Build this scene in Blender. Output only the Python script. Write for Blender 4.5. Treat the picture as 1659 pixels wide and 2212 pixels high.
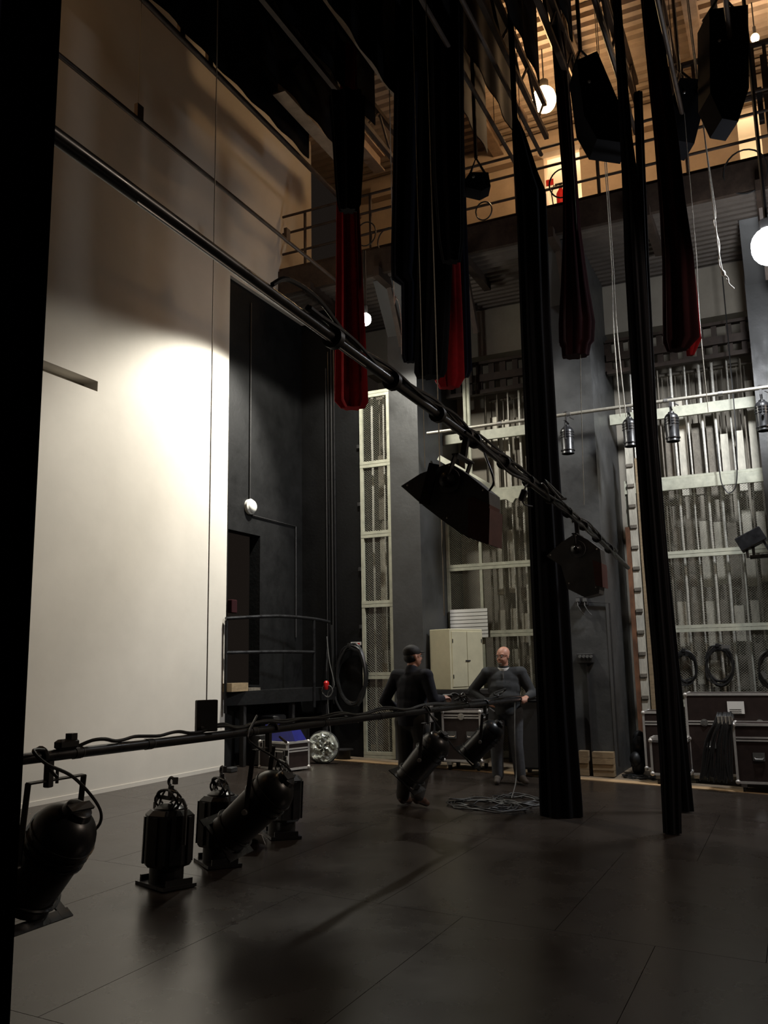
import bpy, math, random
from mathutils import Vector, Matrix
random.seed(7)
SC = bpy.context.scene
for o in list(bpy.data.objects): bpy.data.objects.remove(o)
COL = SC.collection
PI = math.pi

# ---------------------------------------------------------------- camera
F_PX, EYE, PIT, YAW, ROLL = 1890.0, 1.73, math.radians(9.87), math.radians(24.85), math.radians(-1.07)
FWD = Vector((math.cos(YAW)*math.cos(PIT), math.sin(YAW)*math.cos(PIT), math.sin(PIT)))
R0 = Vector((math.sin(YAW), -math.cos(YAW), 0)); U0 = R0.cross(FWD)
RT = R0*math.cos(ROLL) + U0*math.sin(ROLL); UP = U0*math.cos(ROLL) - R0*math.sin(ROLL)
CAM = Vector((0, 0, EYE))
cd = bpy.data.cameras.new('camera'); cam = bpy.data.objects.new('camera', cd); COL.objects.link(cam)
M = Matrix.Identity(4)
for i in range(3):
    M[i][0], M[i][1], M[i][2], M[i][3] = RT[i], UP[i], -FWD[i], CAM[i]
cam.matrix_world = M
cd.sensor_fit = 'VERTICAL'; cd.sensor_height = 36; cd.lens = F_PX/2212*36; cd.clip_start = .05
SC.camera = cam
# ---------------------------------------------------------------- world, exposure
w = bpy.data.worlds.new('world'); SC.world = w; w.use_nodes = True
w.node_tree.nodes['Background'].inputs[0].default_value = (.55, .42, .34, 1)
w.node_tree.nodes['Background'].inputs[1].default_value = .017
SC.view_settings.view_transform = 'Standard'; SC.view_settings.look = 'None'
SC.view_settings.gamma = 1; SC.view_settings.use_curve_mapping = False
SC.view_settings.exposure = 0.0
# light strengths (W for lamps, W/m2 for glowing bulbs)
L_WALL, L_SIDE, L_WARM, L_FILL = 480, 800, 175, 500

def light(name, kind, loc, energy, color, parent=None, aim=None, size=.1, cone=None, blend=.3, size_y=None):
    d = bpy.data.lights.new(name, kind); d.energy = energy; d.color = color
    if kind == 'AREA':
        d.size = size
        if size_y: d.shape = 'RECTANGLE'; d.size_y = size_y
    else: d.shadow_soft_size = size
    if cone: d.spot_size = cone; d.spot_blend = blend
    o = bpy.data.objects.new(name, d); COL.objects.link(o)
    if aim is not None: o.rotation_euler = (Vector(aim)-Vector(loc)).to_track_quat('-Z', 'Y').to_euler()
    if parent: o.parent = parent; loc = Vector(loc)-parent.location
    o.location = loc
    return o
# warm fill light, added for the broad light on the white wall
# it stands for an unseen floodlight right of the picture
light('side_fill_light', 'SPOT', (8.5, -5.0, 6.6), L_FILL, (1, .80, .64), aim=(8.4, -4.8, 0), size=.3, cone=math.radians(172), blend=.08)

# ---------------------------------------------------------------- measuring helpers
RAKE = .04
def ray(x, y): return FWD + RT*((x-829.5)/F_PX) - UP*((y-1106)/F_PX)
def AX(x, y, ax, v):
    d = ray(x, y); return CAM + d*((v-CAM[ax])/d[ax])
def FL(x, y):
    d = ray(x, y); return CAM + d*(EYE/(RAKE*d[1]-d[2]))
def DP(x, y, D): return CAM + ray(x, y)*D
def VT(x, y, X, Y):        # point at pixel height on the upright plane through (X,Y) facing the camera
    n = Vector((X, Y, 0)); d = ray(x, y); return CAM + d*(n.length_squared/(d[0]*X+d[1]*Y))
def fz(y): return RAKE*y

# ---------------------------------------------------------------- materials
MT = {}
def mat(name, col, rough=.6, metal=0., var=.25, scale=6., bump=.0, bscale=None, emit=None, es=0, rvar=0., sheen=0, trans=0, stretch=None, coat=0, spec=.5, alpha=1):
    if name in MT: return MT[name]
    m = bpy.data.materials.new(name); m.use_nodes = True; nt = m.node_tree; b = nt.nodes['Principled BSDF']
    b.inputs['Roughness'].default_value = rough; b.inputs['Metallic'].default_value = metal
    b.inputs['Base Color'].default_value = (*col, 1); b.inputs['Specular IOR Level'].default_value = spec
    if sheen: b.inputs['Sheen Weight'].default_value = sheen
    if trans: b.inputs['Transmission Weight'].default_value = trans
    if coat: b.inputs['Coat Weight'].default_value = coat
    b.inputs['Alpha'].default_value = alpha
    tc = nt.nodes.new('ShaderNodeTexCoord'); mp = nt.nodes.new('ShaderNodeMapping')
    nt.links.new(tc.outputs['Object'], mp.inputs[0])
    if stretch: mp.inputs['Scale'].default_value = stretch
    if var or rvar:
        n = nt.nodes.new('ShaderNodeTexNoise'); n.inputs['Scale'].default_value = scale; n.inputs['Detail'].default_value = 6
        n.inputs['Roughness'].default_value = .65
        nt.links.new(mp.outputs[0], n.inputs['Vector'])
        r = nt.nodes.new('ShaderNodeValToRGB')
        r.color_ramp.elements[0].position = .3; r.color_ramp.elements[1].position = .7
        r.color_ramp.elements[0].color = (*[c*(1-var) for c in col], 1)
        r.color_ramp.elements[1].color = (*[min(1, c*(1+var)) for c in col], 1)
        nt.links.new(n.outputs['Fac'], r.inputs[0]); nt.links.new(r.outputs[0], b.inputs['Base Color'])
        if rvar:
            mr = nt.nodes.new('ShaderNodeMapRange'); mr.inputs['From Min'].default_value = .3; mr.inputs['From Max'].default_value = .7
            mr.inputs['To Min'].default_value = max(.05, rough-rvar); mr.inputs['To Max'].default_value = rough+rvar
            nt.links.new(n.outputs['Fac'], mr.inputs[0]); nt.links.new(mr.outputs[0], b.inputs['Roughness'])
    if bump:
        n2 = nt.nodes.new('ShaderNodeTexNoise'); n2.inputs['Scale'].default_value = bscale or scale*6; n2.inputs['Detail'].default_value = 4
        nt.links.new(mp.outputs[0], n2.inputs['Vector'])
        bp = nt.nodes.new('ShaderNodeBump'); bp.inputs['Strength'].default_value = bump; bp.inputs['Distance'].default_value = .01
        nt.links.new(n2.outputs['Fac'], bp.inputs['Height']); nt.links.new(bp.outputs[0], b.inputs['Normal'])
    if emit:
        b.inputs['Emission Color'].default_value = (*emit, 1); b.inputs['Emission Strength'].default_value = es
    MT[name] = m; return m

m_white = mat('white_plaster', (.60, .56, .50), .8, var=.07, scale=.8, bump=.10, bscale=9)
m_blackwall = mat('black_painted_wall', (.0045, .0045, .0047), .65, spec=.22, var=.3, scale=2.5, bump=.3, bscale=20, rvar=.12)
m_pillar = mat('charcoal_painted_concrete', (.046, .0465, .046), .5, var=.3, scale=1.8, bump=.3, bscale=14, rvar=.15)
m_beige = mat('beige_concrete', (.42, .33, .25), .85, var=.12, scale=2, bump=.3, bscale=20)
m_grey = mat('grey_rendered_wall', (.30, .27, .22), .85, var=.12, scale=2, bump=.3, bscale=20)
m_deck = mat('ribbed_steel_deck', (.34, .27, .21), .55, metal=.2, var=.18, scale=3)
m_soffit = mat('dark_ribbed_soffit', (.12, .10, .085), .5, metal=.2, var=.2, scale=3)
m_floor = mat('dark_stage_board', (.027, .0205, .0165), .28, var=.22, scale=.9, rvar=.06)
m_floor2 = mat('worn_brown_boards', (.24, .18, .12), .55, var=.3, scale=5, rvar=.1)
m_strip = mat('tan_timber_edge', (.46, .31, .17), .6, var=.3, scale=7, stretch=(1, .3, 1))
m_steel = mat('dark_rusty_steel', (.045, .030, .022), .55, metal=.3, var=.4, scale=8)
m_tan = mat('tan_painted_steel', (.30, .22, .16), .55, metal=.1, var=.25, scale=6)
m_pale = mat('pale_green_painted_steel', (.42, .42, .33), .5, var=.2, scale=9)
m_wire = mat('galvanised_mesh_wire', (.48, .47, .38), .45, metal=.3, var=.15, scale=9)
m_blackmetal = mat('black_enamel', (.012, .012, .013), .32, var=.3, scale=10, rvar=.08)
m_blackmat = mat('matt_black_metal', (.018, .017, .017), .55, var=.3, scale=10)
m_greypaint = mat('dark_grey_lamp_housing', (.085, .088, .092), .5, var=.25, scale=8)
m_maroon = mat('maroon_lamp_housing', (.10, .038, .034), .5, var=.25, scale=8)
m_chrome = mat('bare_aluminium', (.62, .61, .58), .3, metal=.9, var=.12, scale=14)
m_alum = mat('aluminium_edging', (.55, .53, .50), .42, metal=.5, var=.12, scale=14)
m_case = mat('brown_black_laminate', (.022, .013, .011), .45, var=.3, scale=12)
m_rubber = mat('black_rubber', (.010, .010, .010), .5, var=.2, scale=14)
m_cable = mat('black_cable', (.016, .016, .016), .38, var=.2, scale=14)
m_fcable = mat('dusty_floor_cable', (.022, .021, .020), .5, var=.2, scale=14)
m_gcable = mat('grey_cable', (.10, .10, .095), .45, var=.2, scale=14)
m_wirerope = mat('steel_wire_rope', (.34, .32, .27), .45, metal=.5, var=.2, scale=30)
m_rope = mat('pale_hand_rope', (.62, .60, .54), .8, var=.25, scale=30, bump=.5, bscale=90)
m_velour = mat('black_velour', (.0035, .0035, .005), .95, var=.2, scale=10, spec=.15)
m_navy = mat('navy_black_velour', (.0035, .0045, .011), .95, var=.2, scale=10, spec=.15)
m_leg = mat('deep_navy_velour', (.012, .013, .030), .95, var=.2, scale=10, spec=.15)
m_sheen = mat('lit_black_velour', (.012, .012, .015), .9, var=.2, scale=10, spec=.2)  # lighter black velour, with the grey lamp sheen put into its colour
m_red = mat('red_velvet', (.22, .004, .008), .9, var=.2, scale=9, spec=.2)
m_dkred = mat('dark_maroon_velvet', (.018, .0025, .004), .95, var=.2, scale=9, spec=.15)
m_cream = mat('cream_enamel', (.56, .52, .36), .45, var=.08, scale=5)
m_paper = mat('white_paper', (.72, .71, .68), .8, var=.04, scale=8)
m_ink = mat('black_ink', (.03, .03, .03), .8, var=0)
m_wood = mat('raw_timber', (.26, .19, .11), .7, var=.3, scale=8, stretch=(1, 1, 4))
m_weight = mat('iron_counterweight', (.50, .47, .39), .6, metal=.1, var=.3, scale=11, bump=.4, bscale=50, stretch=(1, 1, .25))
m_weight2 = mat('dull_iron_counterweight', (.16, .14, .11), .65, metal=.1, var=.35, scale=11, bump=.4, bscale=50)
m_rust = mat('orange_primer', (.15, .065, .03), .8, var=.7, scale=7, stretch=(1, 1, .4))
m_redpl = mat('red_enamel', (.50, .012, .012), .35, var=.1, scale=8)
m_blue = mat('blue_plastic', (.012, .014, .14), .45, var=.2, scale=8)
m_glass = mat('clear_plastic', (.85, .87, .82), .12, var=0, trans=.92, rvar=0)
m_frost = mat('frosted_glass', (.75, .74, .68), .3, var=.04, scale=8, coat=.6)
m_skin = mat('skin', (.50, .25, .17), .5, var=.1, scale=18)
m_hair = mat('dark_hair', (.012, .010, .009), .7, var=.3, scale=40)
m_jacket = mat('navy_black_jacket_cloth', (.005, .006, .013), .9, var=.25, scale=16, bump=.4, bscale=14)
m_sweater = mat('charcoal_sweater_knit', (.030, .032, .034), .9, var=.2, scale=16, bump=.4, bscale=14)
m_trouser = mat('dark_grey_trouser_cloth', (.030, .028, .026), .9, var=.2, scale=16, bump=.4, bscale=14)
m_jean = mat('washed_grey_jeans', (.055, .058, .065), .9, var=.25, scale=14, bump=.4, bscale=14)
m_boot = mat('brown_leather', (.06, .028, .016), .5, var=.3, scale=16)
m_boot2 = mat('dark_brown_suede', (.05, .038, .028), .8, var=.3, scale=16)
m_bulbw = mat('glowing_white_glass', (1, 1, 1), .4, var=0, emit=(1, .97, .90), es=60)
m_bulbo = mat('glowing_warm_glass', (1, .9, .8), .4, var=0, emit=(1, .60, .26), es=60)
m_bulb_h = mat('glowing_halogen_glass', (1, 1, 1), .4, var=0, emit=(.93, .96, 1), es=60)

# ---------------------------------------------------------------- mesh builder
class MB:
    def __init__(s): s.v = []; s.f = []
    def add(s, vs, fs):
        n = len(s.v); s.v += [tuple(v) for v in vs]; s.f += [tuple(i+n for i in f) for f in fs]; return s
    def box(s, c, d, rot=None, bev=0):
        hx, hy, hz = d[0]/2, d[1]/2, d[2]/2; c = Vector(c)
        R = rot if rot is not None else Matrix.Identity(3)
        if isinstance(R, (int, float)): R = Matrix.Rotation(R, 3, 'Z')
        if bev:
            b = min(bev, hx*.9, hy*.9, hz*.9); vs = []; 
            for z, k in ((-hz, 1), (-hz+b, 0), (hz-b, 0), (hz, 1)):
                ax, ay = hx-(b if k else 0), hy-(b if k else 0); q = b*.6
                vs += [(ax-q, -ay, z), (ax, -ay+q, z), (ax, ay-q, z), (ax-q, ay, z), (-ax+q, ay, z), (-ax, ay-q, z), (-ax, -ay+q, z), (-ax+q, -ay, z)]
            fs = [tuple(range(7, -1, -1)), tuple(range(24, 32))]
            for k in range(3):
                for i in range(8): j = (i+1) % 8; fs.append((k*8+i, k*8+j, k*8+8+j, k*8+8+i))
        else:
            vs = [(x, y, z) for z in (-hz, hz) for x, y in ((-hx, -hy), (hx, -hy), (hx, hy), (-hx, hy))]
            fs = [(3, 2, 1, 0), (4, 5, 6, 7), (0, 1, 5, 4), (1, 2, 6, 5), (2, 3, 7, 6), (3, 0, 4, 7)]
        return s.add([c+R@Vector(v) for v in vs], fs)
    def beam(s, a, b, w, h, up=(0, 0, 1)):
        a, b = Vector(a), Vector(b); d = (b-a); L = d.length; d.normalize(); u = Vector(up)
        if abs(d.dot(u)) > .99: u = Vector((1, 0, 0))
        r = d.cross(u).normalized(); u = r.cross(d)
        R = Matrix((d, r, u)).transposed()
        return s.box((a+b)/2, (L, w, h), R)
    def tube(s, pts, r, n=8, cap=True, closed=False):
        pts = [Vector(p) for p in pts]; m = len(pts); rs = r if isinstance(r, (list, tuple)) else [r]*m
        u = None; vs = []
        for i, p in enumerate(pts):
            t = (pts[(i+1) % m]-pts[i-1]) if (closed or 0 < i < m-1) else (pts[1]-pts[0] if i == 0 else pts[-1]-pts[-2])
            if t.length < 1e-9: t = Vector((0, 0, 1))
            t.normalize()
            if u is None: u = t.orthogonal().normalized()
            u = (u-t*u.dot(t))
            if u.length < 1e-6: u = t.orthogonal()
            u.normalize(); w_ = t.cross(u)
            for k in range(n):
                a = 2*PI*k/n; vs.append(p+(u*math.cos(a)+w_*math.sin(a))*rs[i])
        fs = []
        for i in range(m if closed else m-1):
            j = (i+1) % m
            for k in range(n): l = (k+1) % n; fs.append((i*n+k, i*n+l, j*n+l, j*n+k))
        if cap and not closed: fs += [tuple(range(n-1, -1, -1)), tuple((m-1)*n+k for k in range(n))]
        return s.add(vs, fs)
    def lathe(s, prof, o=(0, 0, 0), axis=(0, 0, 1), n=20, cap=True):   # prof: (distance along axis, radius)
        o = Vector(o); a = Vector(axis).normalized(); u = a.orthogonal().normalized(); w_ = a.cross(u); vs = []
        for t, r in prof:
            for k in range(n):
                q = 2*PI*k/n; vs.append(o+a*t+(u*math.cos(q)+w_*math.sin(q))*max(r, 1e-4))
        fs = []
        for i in range(len(prof)-1):
            for k in range(n): l = (k+1) % n; fs.append((i*n+k, i*n+l, (i+1)*n+l, (i+1)*n+k))
        if cap: fs += [tuple(range(n-1, -1, -1)), tuple((len(prof)-1)*n+k for k in range(n))]
        return s.add(vs, fs)
    def ell(s, c, r, n=14, m=9, R=None):
        c = Vector(c); vs = []; R = R or Matrix.Identity(3)
        for i in range(m+1):
            th = PI*i/m
            for k in range(n):
                a = 2*PI*k/n
                st = max(math.sin(th), 1e-3)
                vs.append(c+R@Vector((r[0]*st*math.cos(a), r[1]*st*math.sin(a), -r[2]*math.cos(th))))
        fs = [tuple(range(n-1, -1, -1)), tuple(m*n+k for k in range(n))]
        for i in range(m):
            for k in range(n): l = (k+1) % n; fs.append((i*n+k, i*n+l, (i+1)*n+l, (i+1)*n+k))
        return s.add(vs, fs)
    def cone(s, a, ra, b, rb, n=12):     # tapered capsule
        a, b = Vector(a), Vector(b); d = b-a; L = d.length; pr = []
        for i in range(4): t = PI/2*i/4; pr.append((-ra*math.cos(t), ra*math.sin(t)))
        pr += [(0, ra), (L, rb)]
        for i in range(1, 5): t = PI/2*i/4; pr.append((L+rb*math.sin(t), rb*math.cos(t)))
        return s.lathe(pr, a, d if L > 1e-6 else (0, 0, 1), n)
    def prism(s, poly, ext):
        n = len(poly); e = Vector(ext); p = [Vector(q) for q in poly]
        return s.add(p+[q+e for q in p], [tuple(range(n-1, -1, -1)), tuple(range(n, 2*n))]+[(i, (i+1) % n, n+(i+1) % n, n+i) for i in range(n)])
    def mesh(s, name, off=None, smooth=False):
        me = bpy.data.meshes.new(name)
        vs = s.v if off is None else [(v[0]-off[0], v[1]-off[1], v[2]-off[2]) for v in s.v]
        me.from_pydata(vs, [], s.f); me.update()
        bm = __import__('bmesh').new(); bm.from_mesh(me); __import__('bmesh').ops.recalc_face_normals(bm, faces=bm.faces); bm.to_mesh(me); bm.free()
        if smooth:
            me.polygons.foreach_set('use_smooth', [True]*len(me.polygons))
            try: me.set_sharp_from_angle(angle=math.radians(38))
            except Exception: pass
        return me

def spline(pts, n=8):
    pts = [Vector(p) for p in pts]; out = []
    for i in range(len(pts)-1):
        p0, p1, p2, p3 = pts[max(i-1, 0)], pts[i], pts[i+1], pts[min(i+2, len(pts)-1)]
        for k in range(n):
            t = k/n; out.append(.5*((2*p1)+(p2-p0)*t+(2*p0-5*p1+4*p2-p3)*t*t+(-p0+3*p1-3*p2+p3)*t**3))
    out.append(pts[-1]); return out

def worldpos(o):
    p = Vector((0, 0, 0))
    while o: p += o.location; o = o.parent
    return p
def root(name, loc, label, cat, group=None):
    o = bpy.data.objects.new(name, None); COL.objects.link(o); o.location = loc; o.empty_display_size = .1
    o['label'] = label; o['category'] = cat
    if group: o['group'] = group
    return o
def part(name, mb, m, parent, world=True, smooth=True, label=None, kind=None):
    """mesh as a child; vertices given in world space (world=True) or in the thing's own space"""
    me = mb.mesh(name, worldpos(parent) if world else None, smooth); me.materials.append(m)
    o = bpy.data.objects.new(name, me); COL.objects.link(o); o.parent = parent
    if label: o['label'] = label
    if kind: o['kind'] = kind
    return o
def solo(name, mb, m, label, cat, group=None, smooth=True, origin=None, kind=None):
    if origin is None:
        n = len(mb.v); origin = Vector((sum(v[0] for v in mb.v)/n, sum(v[1] for v in mb.v)/n, min(v[2] for v in mb.v)))
    me = mb.mesh(name, origin, smooth); me.materials.append(m)
    o = bpy.data.objects.new(name, me); COL.objects.link(o); o.location = origin
    o['label'] = label; o['category'] = cat
    if group: o['group'] = group
    if kind: o['kind'] = kind
    return o
def struct(name, mb, m, smooth=False):
    me = mb.mesh(name, None, smooth); me.materials.append(m)
    o = bpy.data.objects.new(name, me); COL.objects.link(o); o['kind'] = 'structure'; return o
def dup(o, loc=None, parent=None, label=None, rotz=None):
    c = o.copy(); COL.objects.link(c); c.parent = parent
    if loc is not None: c.location = loc
    if rotz is not None: c.rotation_euler = (0, 0, rotz)
    if label: c['label'] = label
    for ch in list(o.children): dup(ch, parent=c)
    return c

# ================================================================ SETTING
FX, SX, CX, WX = 12.45, 13.0, 14.15, 14.95      # timber edge, pillar fronts, main cages, side wall
WY, RY = 7.55, 7.62                             # white wall, back of the dark recess
SOF, GF, CEIL = 8.05, 8.36, 11.5
XL, YR = -4.0, -7.0
# floor with boards
mb = MB().add([(XL, YR, fz(YR)-.02), (WX, YR, fz(YR)-.02), (WX, RY, fz(RY)-.02), (XL, RY, fz(RY)-.02), (XL, YR, fz(YR)-.2), (WX, YR, fz(YR)-.2), (WX, RY, fz(RY)-.2), (XL, RY, fz(RY)-.2)],
        [(0, 1, 2, 3), (7, 6, 5, 4), (0, 4, 5, 1), (1, 5, 6, 2), (2, 6, 7, 3), (3, 7, 4, 0)])
floor = struct('floor', mb, m_blackmat)
PX_, PY_ = 2.44, 1.22
def sheet(x0, x1, y0, y1, t=.0):
    g = .002
    x0 += g; x1 -= g; y0 += g; y1 -= g; vs = [(x, y, fz(y)+z) for z in (-.02, t) for x, y in ((x0, y0), (x1, y0), (x1, y1), (x0, y1))]
    return MB().add(vs, [(3, 2, 1, 0), (4, 5, 6, 7), (0, 1, 5, 4), (1, 2, 6, 5), (2, 3, 7, 6), (3, 0, 4, 7)])
x = XL; i = 0
while x < FX-.01:
    x1 = min(x+PX_, FX); y = YR-(i % 2)*.61
    while y < RY:
        y0 = max(y, YR); y1 = min(y+PY_, RY if x1 > 10.8 else WY+.1)
        if y1-y0 > .02: part('floor_board', sheet(x, x1, y0, y1), m_floor, floor, smooth=False)
        y += PY_
    x = x1; i += 1
part('floor_board', sheet(FX+.24, WX, YR, RY), m_floor2, floor, smooth=False, label='worn light brown floor beside the cages')
struct('trim_1', sheet(FX, FX+.24, YR, 7.0, .008), m_strip)
# white wall with slot
mb = MB()
sl0, sl1 = AX(60, 772, 1, WY), AX(211, 835, 1, WY)
sz, sh = sl1.z, .13
for x0, x1, z0, z1 in ((XL, 10.72, -.3, sz-sh/2), (XL, sl0.x-1.2, sz-sh/2, sz+sh/2), (sl1.x, 10.72, sz-sh/2, sz+sh/2), (XL, 10.72, sz+sh/2, 7.8), (XL, 13.3, 7.8, 12.4)):
    mb.box(((x0+x1)/2, WY+.15, (z0+z1)/2), (x1-x0, .3, z1-z0))
wb = struct('wall_back', mb, m_white)
part('wall_slot', MB().box(((sl0.x-1.2+sl1.x)/2, WY+.26, sz), (sl1.x-sl0.x+1.2, .06, sh)), m_grey, wb, smooth=False)
part('skirting_crust', MB().box(((XL+10.7)/2, WY-.004, fz(WY)+.025), (10.7-XL, .012, .05)), m_white, wb, smooth=False)
# dark recess: back, side, soffit, with a doorway
d0, d1 = AX(497, 1143, 1, RY), AX(562, 1158, 1, RY)
dz = d1.z; df = 1.45
mb = MB()
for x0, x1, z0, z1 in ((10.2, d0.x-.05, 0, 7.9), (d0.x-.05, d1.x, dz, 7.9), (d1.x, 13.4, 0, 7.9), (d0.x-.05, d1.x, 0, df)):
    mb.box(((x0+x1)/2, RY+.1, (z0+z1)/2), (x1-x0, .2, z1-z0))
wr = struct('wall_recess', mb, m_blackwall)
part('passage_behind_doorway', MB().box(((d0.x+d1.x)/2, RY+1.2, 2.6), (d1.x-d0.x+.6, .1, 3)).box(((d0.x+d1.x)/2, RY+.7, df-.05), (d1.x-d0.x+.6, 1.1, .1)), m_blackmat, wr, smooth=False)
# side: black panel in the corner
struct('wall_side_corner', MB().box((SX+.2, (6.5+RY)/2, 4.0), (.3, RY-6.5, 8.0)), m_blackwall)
# side wall behind the cages and the gallery, with two lit openings
o1a, o1b = AX(1177, 400, 0, WX), AX(1256, 400, 0, WX)
o2a, o2b = AX(1598, 330, 0, WX), AX(1648, 330, 0, WX)
tp1, tp2 = AX(1215, 318, 0, WX).z, AX(1620, 232, 0, WX).z
mb = MB()
def wseg(y0, y1, z0, z1): mb.box((WX+.15, (y0+y1)/2, (z0+z1)/2), (.3, y1-y0, z1-z0))
wseg(YR, RY, GF-.2, 8.45)
ys = [YR, o2b.y, o2a.y, o1b.y, o1a.y, WY+.3]
wseg(ys[0], ys[1], 8.45, 12.4); wseg(ys[1], ys[2], tp2, 12.4); wseg(ys[2], ys[3], 8.45, 12.4); wseg(ys[3], ys[4], tp1, 12.4); wseg(ys[4], ys[5], 8.45, 12.4)
ws = struct('wall_side_upper', mb, m_beige)
struct('wall_side_lower', MB().box((WX+.15, (YR+7)/2, 4.0), (.3, 7-YR, 8.3)), m_grey)
struct('wall_side_bulkhead', MB().box((14.68, (YR+7)/2, 7.6), (.5, 7-YR, .86)), m_grey)
part('wall_head_beam', MB().box((WX-.1, 0, CEIL-.35), (.18, 14, .3)), m_beige, ws, smooth=False)
for (a, b, t) in ((o1a, o1b, tp1), (o2a, o2b, tp2)):
    c = (a.y+b.y)/2
    part('lit_passage', MB().box((WX+1.7, c, 9.9), (.1, 3, 3.0)).box((WX+1, c+1.2, 9.9), (1.5, .1, 3)).box((WX+1, c-1.2, 9.9), (1.5, .1, 3)).box((WX+1, c, 8.5), (1.6, 2.6, .1)).box((WX+1, c, 11.45), (1.6, 2.6, .1)), m_white, ws, smooth=False)
def corrugated(x0, x1, y0, y1, z, pitch, h, t=.02):
    m_ = MB(); vs = []; n = int((x1-x0)/pitch); pr = []
    for i in range(n):
        X = x0+i*pitch
        pr += [(X, 0), (X+pitch*.42, 0), (X+pitch*.5, h), (X+pitch*.92, h)]
    pr.append((x0+n*pitch, 0)); k = len(pr)
    for yy in (y0, y1):
        vs += [(X, yy, z+q) for X, q in pr]; vs += [(X, yy, z+q+t) for X, q in pr]
    fs = []
    for i in range(k-1):
        fs += [(i, i+1, 2*k+i+1, 2*k+i), (k+i+1, k+i, 3*k+i, 3*k+i+1), (i, k+i, k+i+1, i+1), (2*k+i, 2*k+i+1, 3*k+i+1, 3*k+i)]
    return m_.add(vs, fs)
ce = struct('ceiling', corrugated(3.0, WX+.3, YR, WY+.4, CEIL, .21, .07), m_deck)
part('ceiling_slab', MB().box((5.6, .3, CEIL+.5), (20, 15, .3)), m_beige, ce, smooth=False)
# walls out of view that close the stage house
struct('wall_far_left', MB().box((XL-.1, 0, 6), (.2, 16, 13)), m_blackwall)
struct('wall_downstage', MB().box((5.5, YR-.1, 9.5), (19, .2, 6)), m_blackwall)
# pillars
def pillar(y0, y1, nm, SX=SX):
    o = struct(nm, MB().box(((SX+WX)/2, (y0+y1)/2, 4.1), (WX-SX, y1-y0, 8.3)), m_pillar)
    part('haunch', MB().prism([(SX, y0+.01, SOF-.8), (SX-.0, y0+.01, SOF), (SX-.55, y0+.01, SOF)], (0, y1-y0-.02, 0)), m_pillar, o, smooth=False)
    return o
pillar(5.376, 5.897, 'wall_pillar_left'); pillar(2.483, 3.083, 'wall_pillar_middle'); pillar(-.45, .23, 'wall_pillar_right', 13.6)

# ================================================================ GALLERY
GX = 12.2
g = root('fly_gallery', (GX, 2, GF), 'long steel fly gallery with ribbed underside above the wire cages', 'gallery')
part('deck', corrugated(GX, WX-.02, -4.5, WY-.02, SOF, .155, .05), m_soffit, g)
part('deck_plate', MB().box(((GX+WX)/2, (WY-4.5)/2, GF-.06), (WX-GX, WY+4.5, .1)), m_steel, g, smooth=False)
part('fascia_beam', MB().box((GX-.03, (WY-4.5)/2, (SOF+GF)/2+.02), (.08, WY+4.5, GF-SOF+.12)), m_steel, g, smooth=False)
for y in (6.9, 5.63, 4.2, 2.78, 1.4, -.1, -1.6):
    part('cross_beam', MB().box(((GX+SX)/2+.1, y, SOF-.06), (SX-GX+.6, .12, .16)), m_steel, g, smooth=False)
for y in (5.63, 4.3, 2.78, -.1):
    part('knee_brace', MB().beam((GX+.35, y, SOF-.1), (SX+.02, y, SOF-1.0), .08, .1), m_steel, g, smooth=False)
for z in (GF+.42, GF+.80, GF+1.12):
    part('rail', MB().tube([(GX, WY-.05, z), (GX, -4.5, z)], .028 if z > 9.5 else .022), m_steel, g)
part('toe_board', MB().box((GX, (WY-4.5)/2, GF+.08), (.03, WY+4.5, .15)), m_steel, g, smooth=False)
y = WY-.5
while y > -4.4:
    part('post', MB().tube([(GX, y, GF), (GX, y, GF+1.12)], .026), m_steel, g); y -= 1.25
for (px_, py_) in ((1325, 370), (1345, 372), (1650, 300)):
    q = AX(px_, py_, 0, GX+.1)
    part('rope_lock', MB().box((GX+.1, q.y, GF+.95), (.12, .07, .5)), m_blackmat, g, smooth=False)
# upper pin rail, a second handrail with vertical slats on the right
pr_ = root('pin_rail', (GX+.25, -.1, GF), 'dark steel pin rail with upright slats standing on the right of the gallery', 'railing')
for z in (GF+1.2, GF+2.0):
    part('rail', MB().tube([(GX+.25, 1.0, z), (GX+.25, -1.6, z)], .045), m_steel, pr_)
for k in range(16):
    yy = .95-k*.16
    part('slat', MB().box((GX+.25, yy, GF+1.6), (.05, .05, .8)), m_steel, pr_, smooth=False)
for yy in (.95, -.3, -1.55):
    part('post', MB().box((GX+.25, yy, GF+.9), (.07, .07, 1.8)), m_steel, pr_, smooth=False)
# loops of cable on the gallery rails
def ring(c, r, rt, axis='x', n=24, sq=1.0, jit=0., turns=1):
    pts = []
    for i in range(n*turns):
        a = 2*PI*i/n; j = 1+random.uniform(-jit, jit)
        u_, v_ = r*math.cos(a)*j, r*sq*math.sin(a)*j
        off = (i/n)*rt*1.1
        pts.append(Vector(c)+(Vector((off, u_, v_)) if axis == 'x' else Vector((u_, off, v_)) if axis == 'y' else Vector((u_, v_, off))))
    return pts
for k, (px_, py_, r) in enumerate(((1215, 395, .2), (1610, 370, .28), (840, 520, .2), (790, 505, .18), (1045, 455, .13))):
    q = AX(px_, py_, 0, GX-.07)
    solo('cable_loop', MB().tube(ring(q, r, .012, 'x', sq=1.15), .012, 6, closed=True), m_cable,
         ['loop of black cable hanging on gallery rail by the red extinguisher', 'large loop of black cable on gallery rail at the right, below the small warm lamp', 'loop of black cable on gallery rail just left of the black hanging drape bundle', 'loop of black cable on gallery rail right of the narrow red drape', 'small loop of cable on gallery rail above the black wall pillar'][k], 'cable')
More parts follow.
